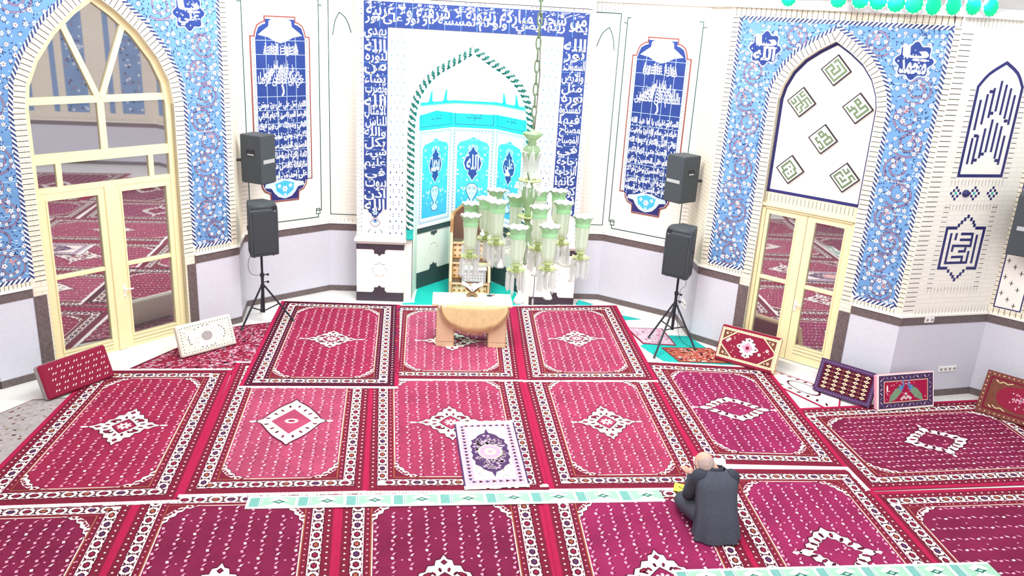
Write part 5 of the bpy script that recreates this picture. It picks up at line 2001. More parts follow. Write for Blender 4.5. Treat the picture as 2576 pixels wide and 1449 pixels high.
def p_peacock(d, W, H):
    face_base(d, W, H, 'rug_white', .0)
    d.rect(-W / 2 + .025, .025, W / 2 - .015, H - .02, 'rug_navy', 2)
    rnd = random.Random(9)
    for i, (p, t) in enumerate(walk([(-W / 2 + .065, .06), (W / 2 - .06, .06), (W / 2 - .06, H - .06), (-W / 2 + .065, H - .06), (-W / 2 + .065, .06)], .062)):
        n = (-t[1], t[0])
        s = 1 if i % 2 else -1
        d.poly([(p[0] - t[0] * .022 - n[0] * .022 * s, p[1] - t[1] * .022 - n[1] * .022 * s), (p[0] + t[0] * .004, p[1] + t[1] * .004 - .006), (p[0] + t[0] * .022 + n[0] * .022 * s, p[1] + t[1] * .022 + n[1] * .022 * s), (p[0] - t[0] * .002, p[1] + .008)], 'rug_white' if i % 3 else 'rug_grey', 4)
    d.rect(-W / 2 + .105, .10, W / 2 - .10, H - .10, 'rug_cream', 3)
    d.rect(-W / 2 + .115, .11, W / 2 - .11, H - .11, 'rug_edge', 4)
    for k in range(44):
        d.disc((rnd.uniform(-W / 2 + .14, W / 2 - .14), rnd.uniform(.13, H - .13)), .013, 'rug_white' if k % 2 else 'rug_pink', 5, 5, .006, k)
    for s in (-1, 1):
        tail = [(s * .07, .245), (s * .10, .21), (s * .16, .15), (s * .25, .115), (s * .28, .12), (s * .26, .19), (s * .19, .27), (s * .12, .31), (s * .075, .29)]
        d.poly([(x, y) for (x, y) in tail], 'pea_green', 6)
        d.poly([(s * .07, .245), (s * .12, .30), (s * .10, .33), (s * .05, .335), (s * .042, .30)], 'pea_blue', 7)
        d.path(smooth_curve([(s * .055, .29), (s * .035, .34), (s * .045, .385)], 3), .022, 'pea_blue', 7)
        d.disc((s * .045, .392), .015, 'pea_blue', 8, 8)
        d.poly([(s * .10, .33), (s * .16, .325), (s * .13, .29)], 'rug_brown', 7)
    for (x, y) in ((0, .15), (-.035, .17), (.035, .17), (-.07, .145), (.07, .145), (0, .21)):
        d.flower((x, y), .024, 'rug_white', 'rug_navy', 6, 4)
    d.path([(0, .12), (0, .22)], .008, 'pea_green', 6)
    d.disc((-W / 2 + .16, .30), .014, 'rug_white', 6, 8, .05)


def p_brown(d, W, H):
    face_base(d, W, H, 'rug_brown', .0)
    d.rect(-W / 2 + .06, .07, W / 2 - .06, H - .07, 'rug_band', 2)
    for i, (p, t) in enumerate(walk([(-W / 2 + .03, .035), (W / 2 - .03, .035), (W / 2 - .03, H - .035), (-W / 2 + .03, H - .035), (-W / 2 + .03, .035)], .06)):
        d.disc(p, .016, 'rug_cream' if i % 2 else 'rug_pink', 3, 5, .006, i)
    d.rect(-W / 2 + .085, .095, W / 2 - .085, H - .095, 'rug_brown', 3)
    d.poly(sym4([(1, 0), (.95, .35), (.75, .7), (.4, .86), (0, 1)], (0, H / 2), W * .30, H * .30), 'rug_red', 4)
    rnd = random.Random(4)
    for sx in (-1, 1):
        for sy in (-1, 1):
            d.path([(sx * W * .31, H / 2 + sy * H * .26), (sx * W * .26, H / 2 + sy * H * .31), (sx * W * .20, H / 2 + sy * H * .28), (sx * W * .14, H / 2 + sy * H * .33)], .010, 'rug_cream', 5)
            d.disc((sx * W * .34, H / 2 + sy * H * .30), .03, 'rug_cream', 5, 5, .008, .6 * sx)
    for k in range(40):
        a, q = rnd.uniform(0, 6.3), rnd.uniform(0, .9)
        d.disc((W * .24 * q * math.cos(a), H / 2 + H * .24 * q * math.sin(a)), .011, 'rug_pink' if k % 2 else 'rug_lilac', 5, 6)


cushion('floor_cushion', 'red cushion with small white ticks leaning on the wall at far left', (-5.22, -4.18), (-4.70, -3.40), .93, .45, 22, .13, 'rug_red', 'rug_grey', p_red)
cushion('floor_cushion', 'off white cushion with oval medallion leaning beside the left door', (-4.03, -2.78), (-3.41, -2.18), .85, .46, 20, .10, 'cushion_white', 'cushion_white', p_white)
cushion('floor_cushion', 'red floral cushion with white medallion leaning at the right door jamb', (3.77, -2.30), (4.50, -2.88), .93, .56, 22, .10, 'rug_red', 'rug_cream', p_floral)
cushion('floor_cushion', 'dark maroon cushion with rows of cream eyes right of the glass door', (4.90, -3.36), (5.46, -3.92), .80, .48, 20, .10, 'rug_navy', 'rug_dark', p_maroon)
cushion('floor_cushion', 'cushion woven with two facing peacocks below the long socket strip', (5.53, -4.02), (6.44, -3.83), .93, .50, 16, .09, 'rug_white', 'rug_pink', p_peacock)
cushion('floor_cushion', 'brown and maroon cushion leaning at the right picture edge', (6.98, -3.92), (7.62, -4.62), .95, .60, 24, .10, 'rug_brown', 'rug_brown', p_brown)

# ------------------------------------------------------------------ loudspeakers


def cabinet(parent, wf, wb, dp, hh, roll=True):
    """trapezoid cabinet, front at -y; the top front edge rolls over"""
    m = Mesh()
    f, b = wf / 2, wb / 2
    prof = [(0, .0), (.012, -.012 + .012)]
    rings = []
    for (z, fy, ins) in ((0, .02, .012), (.015, 0, 0), (hh * .5, -.006, 0), (hh * .86, 0, 0), (hh * .93, .02, 0), (hh * .975, .055, .004), (hh, .11 if roll else .015, .012)):
        rings.append([(-f + ins, fy - dp / 2, z), (f - ins, fy - dp / 2, z), (f + .004 - ins, fy - dp / 2 + .05, z), (b - ins, dp / 2, z), (-b + ins, dp / 2, z), (-f - .004 + ins, fy - dp / 2 + .05, z)])
    m.grid(rings, 'speaker_black')
    return m.build('cabinet', parent)


def tripod_speaker(x, y, zb, face, hh, side, lab_s, lab_t, feet):
    g = empty('loudspeaker', (x, y, zb), face, lab_s, 'loudspeaker', 'black loudspeakers')
    cabinet(g, .43, .27, .36, hh)
    m = Mesh()
    m.box(-.19, .19, -.190, -.178, .04, hh * .86, 'grille_black', .01)
    m.build('grille', g)
    m = Mesh()
    m.tube([(-.2, -.13, hh * .93), (.2, -.13, hh * .93)], .045, 'speaker_black', 12)
    m.build('top_roll', g, smooth=True)
    m = Mesh()
    m.lathe([(0, 0), (.04, 0), (.045, -.008)], 'steel_black', 14, (0, 0, 0), False)
    o = m.build('port', g, Matrix.Translation((-side * .165, -.178, hh * .90)) @ Matrix.Rotation(PI / 2, 4, 'X'))
    m = Mesh()
    m.box(side * .19 - .010, side * .19 + .004, -.06, .03, hh * .48, hh * .56, 'steel_black', .003)
    m.build('side_handle', g)
    m = Mesh()
    m.box(-side * .165 - .012, -side * .165 + .012, -.195, -.185, hh * .84, hh * .865, 'chrome')
    m.build('badge', g)
    for xx in (-.15, .15):
        m = Mesh()
        m.lathe([(.018, -.018), (.022, 0)], 'steel_black', 8, (xx, -.11, 0))
        m.build('rubber_foot', g)
    s = empty('speaker_stand', (x, y, 0), face, lab_t, 'speaker stand', 'black tripod speaker stands')
    hub = .62
    m = Mesh()
    m.tube([(0, 0, .18), (0, 0, .80)], .024, 'steel_black', 10)
    m.build('lower_pole', s)
    m = Mesh()
    m.tube([(0, 0, .78), (0, 0, zb - .0)], .019, 'steel_black', 10)
    m.build('upper_pole', s)
    for zz, nm in ((.80, 'collar'), (hub, 'leg_hub')):
        m = Mesh()
        m.lathe([(.020, -.03), (.032, -.028), (.034, .025), (.02, .03)], 'steel_black', 12, (0, 0, zz))
        m.build(nm, s)
    for zz in (.80, hub + .06):
        m = Mesh()
        m.tube([(.025, 0, zz), (.075, -.01, zz + .004)], [.008, .008], 'steel_black', 8)
        m.lathe([(0, -.02), (.017, -.015), (.02, .0), (.017, .015), (0, .02)], 'steel_black', 8, (.085, -.012, zz))
        m.build('knob', s)
    for (wx, wy) in feet:
        q = Matrix.Rotation(-face, 3, 'Z') @ Vector((wx - x, wy - y, 0))
        ex, ey = q.x, q.y
        a = math.atan2(ey, ex)
        m = Mesh()
        m.tube([(math.cos(a) * .03, math.sin(a) * .03, hub), (ex, ey, .05)], .016, 'steel_black', 8)
        leg = m.build('leg', s)
        m = Mesh()
        m.tube([(ex * .98, ey * .98, .058), (ex * 1.03, ey * 1.03, .032)], [.018, .02], 'grille_black', 8)
        m.build('rubber_foot', leg)
        m = Mesh()
        m.tube([(0, 0, .20), (ex * .52, ey * .52, .325)], .010, 'steel_black', 8)
        m.build('brace', s)
    return g, s


tripod_speaker(-3.23, -1.21, 1.15, math.radians(33), .82, -1, 'black loudspeaker facing right on the left tripod stand', 'black tripod speaker stand at the far corner of the left front carpet', [(-3.48, -1.60), (-2.78, -1.18), (-3.36, -.80)])
tripod_speaker(3.31, -1.49, 1.10, math.radians(-42), .80, 1, 'black loudspeaker facing left on the right tripod stand', 'black tripod speaker stand on the turquoise sheet at right', [tuple(fl(*p)[:2]) for p in ((1632, 854), (1646, 903), (1746, 883))])


def wall_speaker(P, rot, hh, w1, w2, lab, plate_side, tocorner, tilt=8):
    g = empty('loudspeaker', mw=Matrix.Translation(P) @ Matrix.Rotation(rot, 4, 'Z'), label=lab, cat='loudspeaker', group='black loudspeakers')
    m = Mesh()
    m.box(-w1 / 2, w1 / 2, -w2 / 2, w2 / 2, 0, hh, 'speaker_black', .012)
    m.build('cabinet', g)
    m = Mesh()
    m.box(-w1 / 2 + .02, w1 / 2 - .02, w2 / 2, w2 / 2 + .008, .03, hh - .03, 'grille_black')
    m.build('grille', g)
    # plate on one face, grip on the other
    if plate_side > 0:
        m = Mesh()
        m.box(w1 / 2, w1 / 2 + .006, -w2 * .38, w2 * .38, hh * .42, hh * .50, 'speaker_plate')
        m.build('name_plate', g)
        m = Mesh()
        m.box(-.075, .075, -w2 / 2 - .005, -w2 / 2 + .002, hh * .58, hh * .70, 'steel_black')
        m.box(-.06, .06, -w2 / 2 - .012, -w2 / 2, hh * .58, hh * .61, 'speaker_plate', .004)
        m.build('grip', g)
    else:
        m = Mesh()
        m.box(-w1 * .38, w1 * .38, -w2 / 2 - .006, -w2 / 2, hh * .42, hh * .49, 'speaker_plate')
        m.build('name_plate', g)
        m = Mesh()
        m.box(w1 / 2 - .002, w1 / 2 + .005, -.07, .07, hh * .60, hh * .71, 'steel_black')
        m.box(w1 / 2, w1 / 2 + .012, -.055, .055, hh * .60, hh * .63, 'speaker_plate', .004)
        m.build('grip', g)
    inv = Matrix.Rotation(-rot, 3, 'Z')
    c = inv @ (Vector(tocorner) - Vector(P))
    m = Mesh()
    m.tube([(0, 0, hh * .45), (c.x * .5, c.y * .5, hh * .45), (c.x, c.y, hh * .45)], .022, 'steel_black', 8)
    m.build('bracket', g)
    return g


def ray_at(px, py, fwd):
    r = ray(px, py)
    return CAM + r * (fwd / r.dot(FWD))


wall_speaker(Vector((-3.30, -.84, 2.20)), math.radians(-27), .74, .40, .34, 'black wall speaker high above the left speaker stand', 1, (-3.62, -.86, 2.15))
wall_speaker(Vector((3.31, -1.02, 2.20)), math.radians(-56), .74, .35, .40, 'black wall speaker high above the right speaker stand', -1, (3.64, -1.0, 2.15))
u, z = W9.P(2560, 628, -.25)
wall_speaker(W9.W(u + .14, z - .02, .36), math.radians(-43.8 + 6), .80, .50, .40, 'black wall speaker cut by the right picture edge', -1, W9.W(u + .14, z, 0))
# thin speaker leads


def lead(lab, pts, rad=.0035, mat='joint_dark'):
    m = Mesh()
    sp = smooth_curve([tuple(p) for p in pts], 6)
    m.tube(sp, rad, mat, 6)
    o = m.build('speaker_lead', None)
    props(o, lab, 'cable')


lead('thin lead looping from the left speaker down to its stand', [(-3.38, -1.17, 1.16), (-3.44, -1.2, .98), (-3.40, -1.22, .82), (-3.25, -1.23, .80)])
lead('thin lead hanging from the right speaker down its stand to the floor', [(3.42, -1.50, 1.10), (3.43, -1.52, .95), (3.36, -1.50, .84), (3.37, -1.50, .5), (3.40, -1.50, .2), (3.46, -1.62, .03), (3.62, -1.9, .012), (3.9, -2.05, .012), (4.02, -2.14, .012)])
lead('black cable curling from the cornice above the right arch', [W7.W(2.99, 5.08, .03), W7.W(2.98, 5.2, .06), W7.W(3.0, 5.3, .12), W7.W(3.02, 5.38, .31)], .008)

# ------------------------------------------------------------------ table before the niche
t = empty('wooden_table', (.04, -1.83, 0), 0, 'pale wooden table with two box legs standing before the niche', 'table')
m = Mesh()
m.box(-.60, .60, -.27, .27, .685, .715, 'wood_table', .005)
m.build('tabletop', t)
for x0 in (-.53, .26):
    m = Mesh()
    m.box(x0, x0 + .27, -.25, .22, .03, .684, 'wood_table')
    leg = m.build('box_leg', t)
    m = Mesh()
    m.box(x0 + .008, x0 + .262, -.262, -.25, .115, .68, 'wood_table', .003)
    m.build('front_board', leg)
    m = Mesh()
    m.box(x0 + .008, x0 + .262, -.262, -.25, .035, .105, 'wood_table', .003)
    m.build('plinth', leg)
    m = Mesh()
    m.box(x0 + .258, x0 + .274, -.258, .22, .03, .684, 'wood_edge')
    m.build('edge_strip', leg)
m = Mesh()
m.box(-.26, .26, .16, .19, .16, .32, 'wood_edge')
m.build('stretcher', t)
# cloth
c = empty('tablecloth', (.04, -1.83, .7155), 0, 'gold tablecloth whitened on top as by strong light, its round fringed edge hanging in front', 'tablecloth')
m = Mesh()
m.box(-.595, .61, -.262, .275, 0, .005, 'lit_cloth_and_lace')  # top of the gold cloth made pale, strong light put into its colour
m.build('top_cloth', c)
rings = []
N = 28
for i in range(6):
    f = i / 5.0
    ring = []
    for k in range(N + 1):
        a = PI + PI * k / N
        x = .04 + .50 * math.cos(a)
        dz = .44 * math.sin(-a + 2 * PI) if False else .43 * abs(math.sin(a))
        ring.append((x, -.287 - .022 * f - .008 * math.sin(k * 1.3) * f, .004 - dz * f))
    rings.append(ring)
m = Mesh()
m.grid(rings, 'cloth_gold', closed=False)
o = m.build('hanging_drop', c, smooth=True)
so = o.modifiers.new('thick', 'SOLIDIFY')
so.thickness = .004
m = Mesh()
rnd = random.Random(2)
for k in range(110):
    a = PI + PI * (k + .5) / 110
    x, z = .04 + .50 * math.cos(a), .004 - .43 * abs(math.sin(a))
    ln = .055 * rnd.uniform(.7, 1.2)
    dx = .022 * math.cos(a)
    m.tube([(x, -.309, z + .005), (x + dx * .6 + rnd.uniform(-.004, .004), -.312, z - ln * .6), (x + dx + rnd.uniform(-.006, .006), -.310, z - ln)], [.0045, .004, .002], 'fringe_brown', 4)
fo = m.build('fringe', c)
fo['kind'] = 'stuff'
m = Mesh()
m.box(-.20, .20, -.24, -.17, .005, .009, 'cloth_gold')
m.build('gold_inset', c)
m = Mesh()
for k in range(7):
    x = -.50 + .018 * k
    m.tube([(x, -.27, .004), (x + .004, -.292, -.01), (x + rnd.uniform(-.01, .01), -.294, -.05 - .02 * (k % 3))], [.009, .008, .003], 'lit_cloth_and_lace', 5)
m.build('white_lace', c)
# book rest with open book and pink cloth
b = empty('book_rest', (.045, -1.68, .7215), 0, 'small crossed wooden book rest on the table top', 'book rest')
for s in (-1, 1):
    m = Mesh()
    m.grid([[(-s * .085, -.07, 0), (-s * .085, .07, 0), (s * .10, .07, .13), (s * .10, -.07, .13)], [(-s * .072, -.07, 0), (-s * .072, .07, 0), (s * .11, .07, .125), (s * .11, -.07, .125)]], 'wood_mid')
    m.build('slanted_board', b)
k = empty('open_book', (.045, -1.68, .80), 0, 'open book with white pages lying on the small book rest', 'book')
for s in (-1, 1):
    m = Mesh()
    rings = []
    for q in range(6):
        f = q / 5.0
        x, zz = s * (.006 + .15 * f), .012 + .105 * f + .018 * math.sin(f * PI)
        rings.append([(x, -.09, zz), (x, .09, zz), (x + s * .004, .09, zz + .018 * (1 - f * .6)), (x + s * .004, -.09, zz + .018 * (1 - f * .6))])
    m.grid(rings, 'paper')
    m.build('page_block', k)
m = Mesh()
m.lathe([(0, .0), (.05, .0), (.062, .03), (.055, .065), (.03, .085), (0, .09)], 'pink_cloth', 12, (0, 0, 0), wob=lambda i, a, r, z: (r * (1 + .15 * math.cos(3 * a)), z + .008 * math.cos(2 * a)))
o = m.build('pink_cloth', None, Matrix.Translation((.075, -1.69, .835)), True)
props(o, 'crumpled pale pink cloth lying in the fold of the open book', 'cloth')
g = empty('desk_microphone', (.315, -1.66, .7215), 0, 'thin dark desk microphone standing on the right of the table top', 'microphone')
m = Mesh()
m.lathe([(0, 0), (.045, 0), (.045, .008), (.02, .016), (0, .016)], 'steel_black', 14)
m.tube([(.02, .0, .012), (.07, -.01, .02), (.085, .01, .014)], .008, 'wood_dark', 6)
m.build('base', g)
m = Mesh()
m.tube([(0, 0, .015), (0, 0, .14), (.004, -.004, .19)], .005, 'steel_black', 6)
m.lathe([(0, -.012), (.010, -.008), (.011, .012), (0, .02)], 'steel_black', 8, (.004, -.004, .20))
m.build('gooseneck', g)

# ------------------------------------------------------------------ wooden pulpit in the niche
p = empty('wooden_pulpit', (.06, .20, 0), 0, 'stepped wooden pulpit with lattice risers and arched brown back inside the niche', 'pulpit')
for s in (-1, 1):
    m = Mesh()
    x0, x1 = (s * .37, s * .315)
    pr = [(0, 0.01), (0, .34), (.22, .62), (.47, .95), (.70, 1.02), (.72, 1.30), (.80, 1.40), (.86, 1.40), (.86, 0.01)]
    m.grid([[(x0, a, z) for (a, z) in pr], [(x1, a, z) for (a, z) in pr]], 'wood_mid')
    side = m.build('side_board', p)
    m = Mesh()
    rail = [(-.01, .02), (-.01, .34), (.22, .63), (.47, .965), (.69, 1.03)]
    m.tube([((x0 + x1) / 2, a, z) for (a, z) in rail], .028, 'wood_table', 6)
    m.build('edge_rail', side)
for k, (y0, z0, z1) in enumerate(((.02, .02, .285), (.26, .315, .59), (.50, .62, .90))):
    m = Mesh()
    m.box(-.315, .315, y0 + .01, y0 + .03, z0, z1, 'rug_cream')
    ris = m.build('riser', p)
    d = Draw()
    for i in range(7):
        for j in range(3):
            cx, cz = -.27 + i * .09, z0 + .05 + j * (z1 - z0 - .08) / 2
            d.poly([(cx - .03, cz), (cx, cz + .03), (cx + .03, cz), (cx, cz - .03)], 'lattice_gold', 2)
            d.poly([(cx - .014, cz), (cx, cz + .014), (cx + .014, cz), (cx, cz - .014)], 'wood_dark', 3)
    d.path([(-.305, z0 + .01), (.305, z0 + .01), (.305, z1 - .01), (-.305, z1 - .01)], .018, 'lattice_gold', 3, True)
    d.build('lattice', ris, None, False, lambda x, y, h, yy=y0 + .01: (x, yy - h, y))
    m = Mesh()
    m.box(-.315, .315, y0 - .02, y0 + .27, z1, z1 + .028, 'wood_dark')
    m.box(-.315, .315, y0 - .03, y0 - .005, z1 - .005, z1 + .030, 'wood_table')
    m.build('tread', p)
m = Mesh()
arch = [(-.315, .92)] + [(-.315, 1.30), (-.27, 1.42), (-.16, 1.53), (0, 1.58), (.16, 1.53), (.27, 1.42), (.315, 1.30)] + [(.315, .92)]
m.grid([[(x, .78, z) for (x, z) in arch], [(x, .82, z) for (x, z) in arch]], 'wood_dark')
m.build('back_board', p)
m = Mesh()
m.tube([(x * 1.06, .79, z) for (x, z) in arch], .030, 'wood_mid', 6)
m.build('arched_rim', p)
g = empty('silver_box', (.13, .30, .3145 - .0), 0, 'silver white box with embossed front standing on the pulpit step', 'box')
m = Mesh()
m.box(-.215, .215, -.10, .13, 0, .235, 'speaker_plate', .008)
m.build('body', g)
m = Mesh()
m.box(-.225, .225, -.11, .14, .236, .262, 'plastic_white', .008)
m.build('lid', g)
d = Draw()
for i in range(7):
    for j in range(3):
        d.flower((-.15 + i * .05, .06 + j * .055), .022, 'plastic_white', 'speaker_plate', 2, 6)
d.build('embossed_front', g, None, False, lambda x, y, h: (x, -.1005 - h, y))
m = Mesh()
m.box(-.16, .13, -.108, -.10, .008, .022, 'wood_dark')
m.build('slot', g)

# ------------------------------------------------------------------ chandelier
M('glass_green', (160, 208, 156), 0.3, 0.05, 12.0, 0.5)
M('glass_white', (250, 252, 248), 0.3, 0.0, 4.0, 0.5)
M('chain_green', (112, 134, 104), 0.4, 0.0)
M('brass_green', (186, 196, 138), 0.35, 0.06, 12.0, 0.5)
clear_mat('glass_pale', (246, 250, 236), 0.72)
clear_mat('glass_oval', (226, 236, 214), 0.8)
clear_mat('glass_jade', (178, 206, 162), 0.88)
clear_mat('crystal', (248, 250, 248), 0.60, 0.08, 0.2)
DC = 7.6
CHX, CHY = 0.36, -6.40
ch = empty('chandelier', (CHX, CHY, 3.10), 0, 'large hanging chandelier with green and clear glass tulip shades and crystal prisms', 'chandelier')


def rel(v):
    return (v[0] - CHX, v[1] - CHY, v[2] - 3.10)


def ribbed(n, amp):
    return lambda i, a, r, z: (r * (1 + amp * math.cos(n * a)), z)


urn = [(.012, 3.93), (.015, 3.90), (.085, 3.895), (.088, 3.88), (.05, 3.84), (.03, 3.82), (.042, 3.80), (.030, 3.79), (.062, 3.77), (.080, 3.73), (.078, 3.69), (.058, 3.63), (.040, 3.57), (.026, 3.51), (.018, 3.475)]
m = Mesh()
m.lathe([(r, z - 3.10) for (r, z) in urn], 'glass_jade', 24, wob=ribbed(8, .05))
m.build('urn', ch, smooth=True)
m = Mesh()
for k in range(8):
    a = k * PI / 4 + .2
    m.lathe([(.0, .0), (.012, .003), (.0, .012)], 'glass_white', 8, (.078 * math.cos(a), .078 * math.sin(a), 3.72 - 3.10))
m.build('urn_beads', ch)
for (nm, pf) in (('upper_dish', [(.02, 3.47), (.10, 3.475), (.105, 3.462), (.06, 3.45), (.03, 3.44)]), ('lower_dish', [(.02, 3.125), (.09, 3.135), (.094, 3.122), (.05, 3.11), (.03, 3.10)])):
    m = Mesh()
    m.lathe([(r, z - 3.10) for (r, z) in pf], 'brass_green', 32, wob=lambda i, a, r, z: (r * (1 + .05 * math.cos(10 * a)), z + .006 * math.cos(10 * a) * (r > .08)))
    m.build(nm, ch, smooth=True)
m = Mesh()
body = [(.03, 3.44), (.022, 3.42), (.045, 3.40), (.066, 3.36), (.068, 3.32), (.052, 3.26), (.034, 3.20), (.026, 3.15), (.030, 3.125)]
m.lathe([(r, z - 3.10) for (r, z) in body], 'glass_jade', 24, wob=ribbed(8, .05))
m.build('middle_vase', ch, smooth=True)
m = Mesh()
low = [(.03, 3.10), (.024, 3.07), (.045, 3.04), (.05, 3.0), (.035, 2.96), (.06, 2.90), (.075, 2.86), (.06, 2.82), (.03, 2.79), (.045, 2.76), (.03, 2.72), (.012, 2.69), (.02, 2.67), (0, 2.65)]
m.lathe([(r, z - 3.10) for (r, z) in low], 'glass_jade', 20, wob=ribbed(8, .06))
m.build('lower_stem', ch, smooth=True)
# chain of alternating links up to the ceiling
for k in range(20):
    z = 3.93 + k * .098
    m = Mesh()
    ring = [(.020 * math.cos(t_), .058 * math.sin(t_)) for t_ in [2 * PI * j / 12 for j in range(13)]]
    pts = [((x, 0, z + .05 + y - 3.10) if k % 2 else (0, x, z + .05 + y - 3.10)) for (x, y) in ring]
    m.tube(pts, .007, 'chain_green', 6)
    m.build('chain_link', ch)
m = Mesh()
m.tube([(.012, .0, 3.92 - 3.10), (.03, .01, 4.4 - 3.10), (.0, .02, 5.0 - 3.10), (.012, 0, 5.92 - 3.10)], .004, 'joint_dark', 6)
m.build('flex', ch)

prism_me = None


def get_prism():
    global prism_me
    if prism_me is None:
        q = Mesh()
        q.grid([[(.0015, 0, 0), (0, .0015, 0), (-.0015, 0, 0), (0, -.0015, 0)], [(.002, 0, -.014), (0, .002, -.014), (-.002, 0, -.014), (0, -.002, -.014)], [(.009, 0, -.022), (0, .009, -.022), (-.009, 0, -.022), (0, -.009, -.022)],
                [(.009, 0, -.125), (0, .009, -.125), (-.009, 0, -.125), (0, -.009, -.125)], [(.001, 0, -.145), (0, .001, -.145), (-.001, 0, -.145), (0, -.001, -.145)]], 'crystal')
        prism_me = bpy.data.meshes.new('crystal_prism')
        prism_me.from_pydata(q.v, [], q.f)
        prism_me.materials.append(MATS['crystal'])
    return prism_me


shade_prof = [(.034, -.305), (.050, -.29), (.058, -.25), (.057, -.20), (.061, -.14), (.067, -.09), (.068, -.06), (.064, -.052), (.070, -.042), (.074, -.02), (.090, .0)]
NS = 32


def shade_wob(i, a, r, z):
    if i >= 9:
        return (r * (1 + .022 * (i - 8) * math.cos(8 * a)), z + .0035 * (i - 8) * math.cos(8 * a + PI))
    return (r, z)


def shade_mat(i, j):
    if i >= 5:
        return 'glass_green'
    if 1 <= i <= 4 and j % 4 in (0, 1):
        return 'glass_oval'
    return 'glass_pale'


LAMPS = [(1185, 543, -.18), (1187, 513, .15), (1249, 479, .50), (1304, 573, -.52), (1384, 570, -.50), (1468, 546, -.20), (1407, 481, .48), (1360, 480, .52),
         (1224, 500, .02), (1253, 509, -.20), (1359, 522, -.28), (1419, 511, -.06), (1300, 494, .24)]
shade_me = cup_me = None
first = True
for n_, (px, py, dep) in enumerate(LAMPS):
    P = ray_at(px, py, DC + dep)
    x, y, z = rel(P)
    # curved glass arm from the stem up to the cup
    rr = math.hypot(x, y)
    ux, uy = x / rr, y / rr
    zc = z - .385
    m = Mesh()
    m.tube(smooth_curve([(ux * .03, uy * .03, -.20), (ux * rr * .35, uy * rr * .35, min(-.30, zc + .02)), (ux * rr * .72, uy * rr * .72, zc - .10), (ux * rr * .97, uy * rr * .97, zc - .05), (x, y, zc)], 5), .014, 'glass_pale', 8)
    m.build('arm', ch, smooth=True)
    # scalloped drip dish and holder
    m = Mesh()
    m.lathe([(.0, -.012), (.03, -.012), (.075, .008), (.082, .016), (.074, .014), (.02, .002)], 'brass_green', 32, wob=lambda i, a, r, z: (r * (1 + (.07 * math.cos(8 * a) if r > .06 else 0)), z + (.008 * math.cos(8 * a) if r > .06 else 0)), caps=False)
    dish = m.build('drip_dish', ch, Matrix.Translation((x, y, zc)), True)
    m = Mesh()
    m.lathe([(.020, .0), (.026, .02), (.018, .035), (.040, .055), (.052, .06), (.040, .066), (.024, .078), (.032, .092)], 'brass_green', 16)
    m.build('lamp_holder', ch, Matrix.Translation((x, y, zc)), True)
    if shade_me is None:
        m = Mesh()
        m.lathe(shade_prof, 'glass_pale', NS, caps=False, matfn=shade_mat, wob=shade_wob)
        m.lathe([(.020, -.10), (.050, -.085)] + [(r - .004, zz + .001) for (r, zz) in shade_prof[6:-1]] + [(.092, .010)], 'glass_white', NS, caps=False, wob=lambda i, a, r, zz: shade_wob(i + 4, a, r, zz))  # white inner liner puts the glare inside the rim into the colour
        so = m.build('glass_shade', ch, Matrix.Translation((x, y, z)), True)
        shade_me = so.data
    else:
        so = bpy.data.objects.new('glass_shade', shade_me)
        COL.objects.link(so)
        so.parent = ch
        so.matrix_local = Matrix.Translation((x, y, z))
    for k in range(8):
        a = 2 * PI * (k + .5 * (n_ % 2)) / 8
        pr = bpy.data.objects.new('crystal_prism', get_prism())
        COL.objects.link(pr)
        pr.parent = dish
        pr.matrix_local = Matrix.Translation((.072 * math.cos(a), .072 * math.sin(a), .004)) @ Matrix.Rotation(k * 1.1 + n_, 4, 'Z')
        pr.scale = (2.0, 2.0, 1.32 + .14 * math.sin(k * 2.3 + n_))
# white glass bells and buds
for (px, py, dep, s) in ((1304, 757, -.52, 1.25), (1378, 748, -.48, 1.05), (1259, 670, -.2, .9), (1345, 690, -.28, .9), (1437, 705, .1, .75), (1213, 590, -.1, .7), (1375, 430, .1, .7), (1386, 455, .05, .7), (1276, 440, .0, .7), (1300, 470, -.1, .7), (1330, 470, -.12, .7)):
    P = ray_at(px, py, DC + dep)
    m = Mesh()
    m.lathe([(.0, .075), (.008, .072), (.010, .05), (.022, .03), (.030, .005), (.036, -.012), (.030, -.008), (.012, .02)], 'glass_white', 18, wob=lambda i, a, r, z: (r * (1 + .10 * math.cos(6 * a) * (r > .025)), z), caps=False)
    m.tube([(0, 0, .07), (0, 0, .20)], .0018, 'joint_soft', 5)
    o = m.build('glass_bell', ch, Matrix.Translation(rel(P)), True)
    o.scale = (s, s, s)
# tall clear leaves around the urn
for k in range(8):
    a = k * PI / 4
    m = Mesh()
    ca, sa = math.cos(a), math.sin(a)
    rings = []
    for i in range(9):
        t_ = i / 8.0
        wd = .030 * math.sin(PI * (.10 + .88 * t_)) + .002
        rad, zz = .10 - .035 * math.sin(PI * t_ * .9), 3.74 - .27 * t_ - 3.10
        c = Vector((ca * rad, sa * rad, zz))
        tn = Vector((-sa, ca, 0))
        rn = Vector((ca, sa, 0))
        rings.append([c - tn * wd, c + rn * .006, c + tn * wd, c - rn * .004])
    m.grid(rings, 'crystal')
    m.build('crystal_leaf', ch)
for k in range(10):
    a = k * 2 * PI / 10
    pr = bpy.data.objects.new('crystal_drop', get_prism())
    COL.objects.link(pr)
    pr.parent = ch
    pr.matrix_local = Matrix.Translation((.10 * math.cos(a), .10 * math.sin(a), 3.46 - 3.10))
for k in range(12):
    a = k * 2 * PI / 12
    pr = bpy.data.objects.new('crystal_drop', get_prism())
    COL.objects.link(pr)
    pr.parent = ch
    pr.matrix_local = Matrix.Translation((.09 * math.cos(a), .09 * math.sin(a), 2.86 - 3.10))
P = ray_at(1345, 690, DC - .28)
x, y, z = rel(P)
m = Mesh()
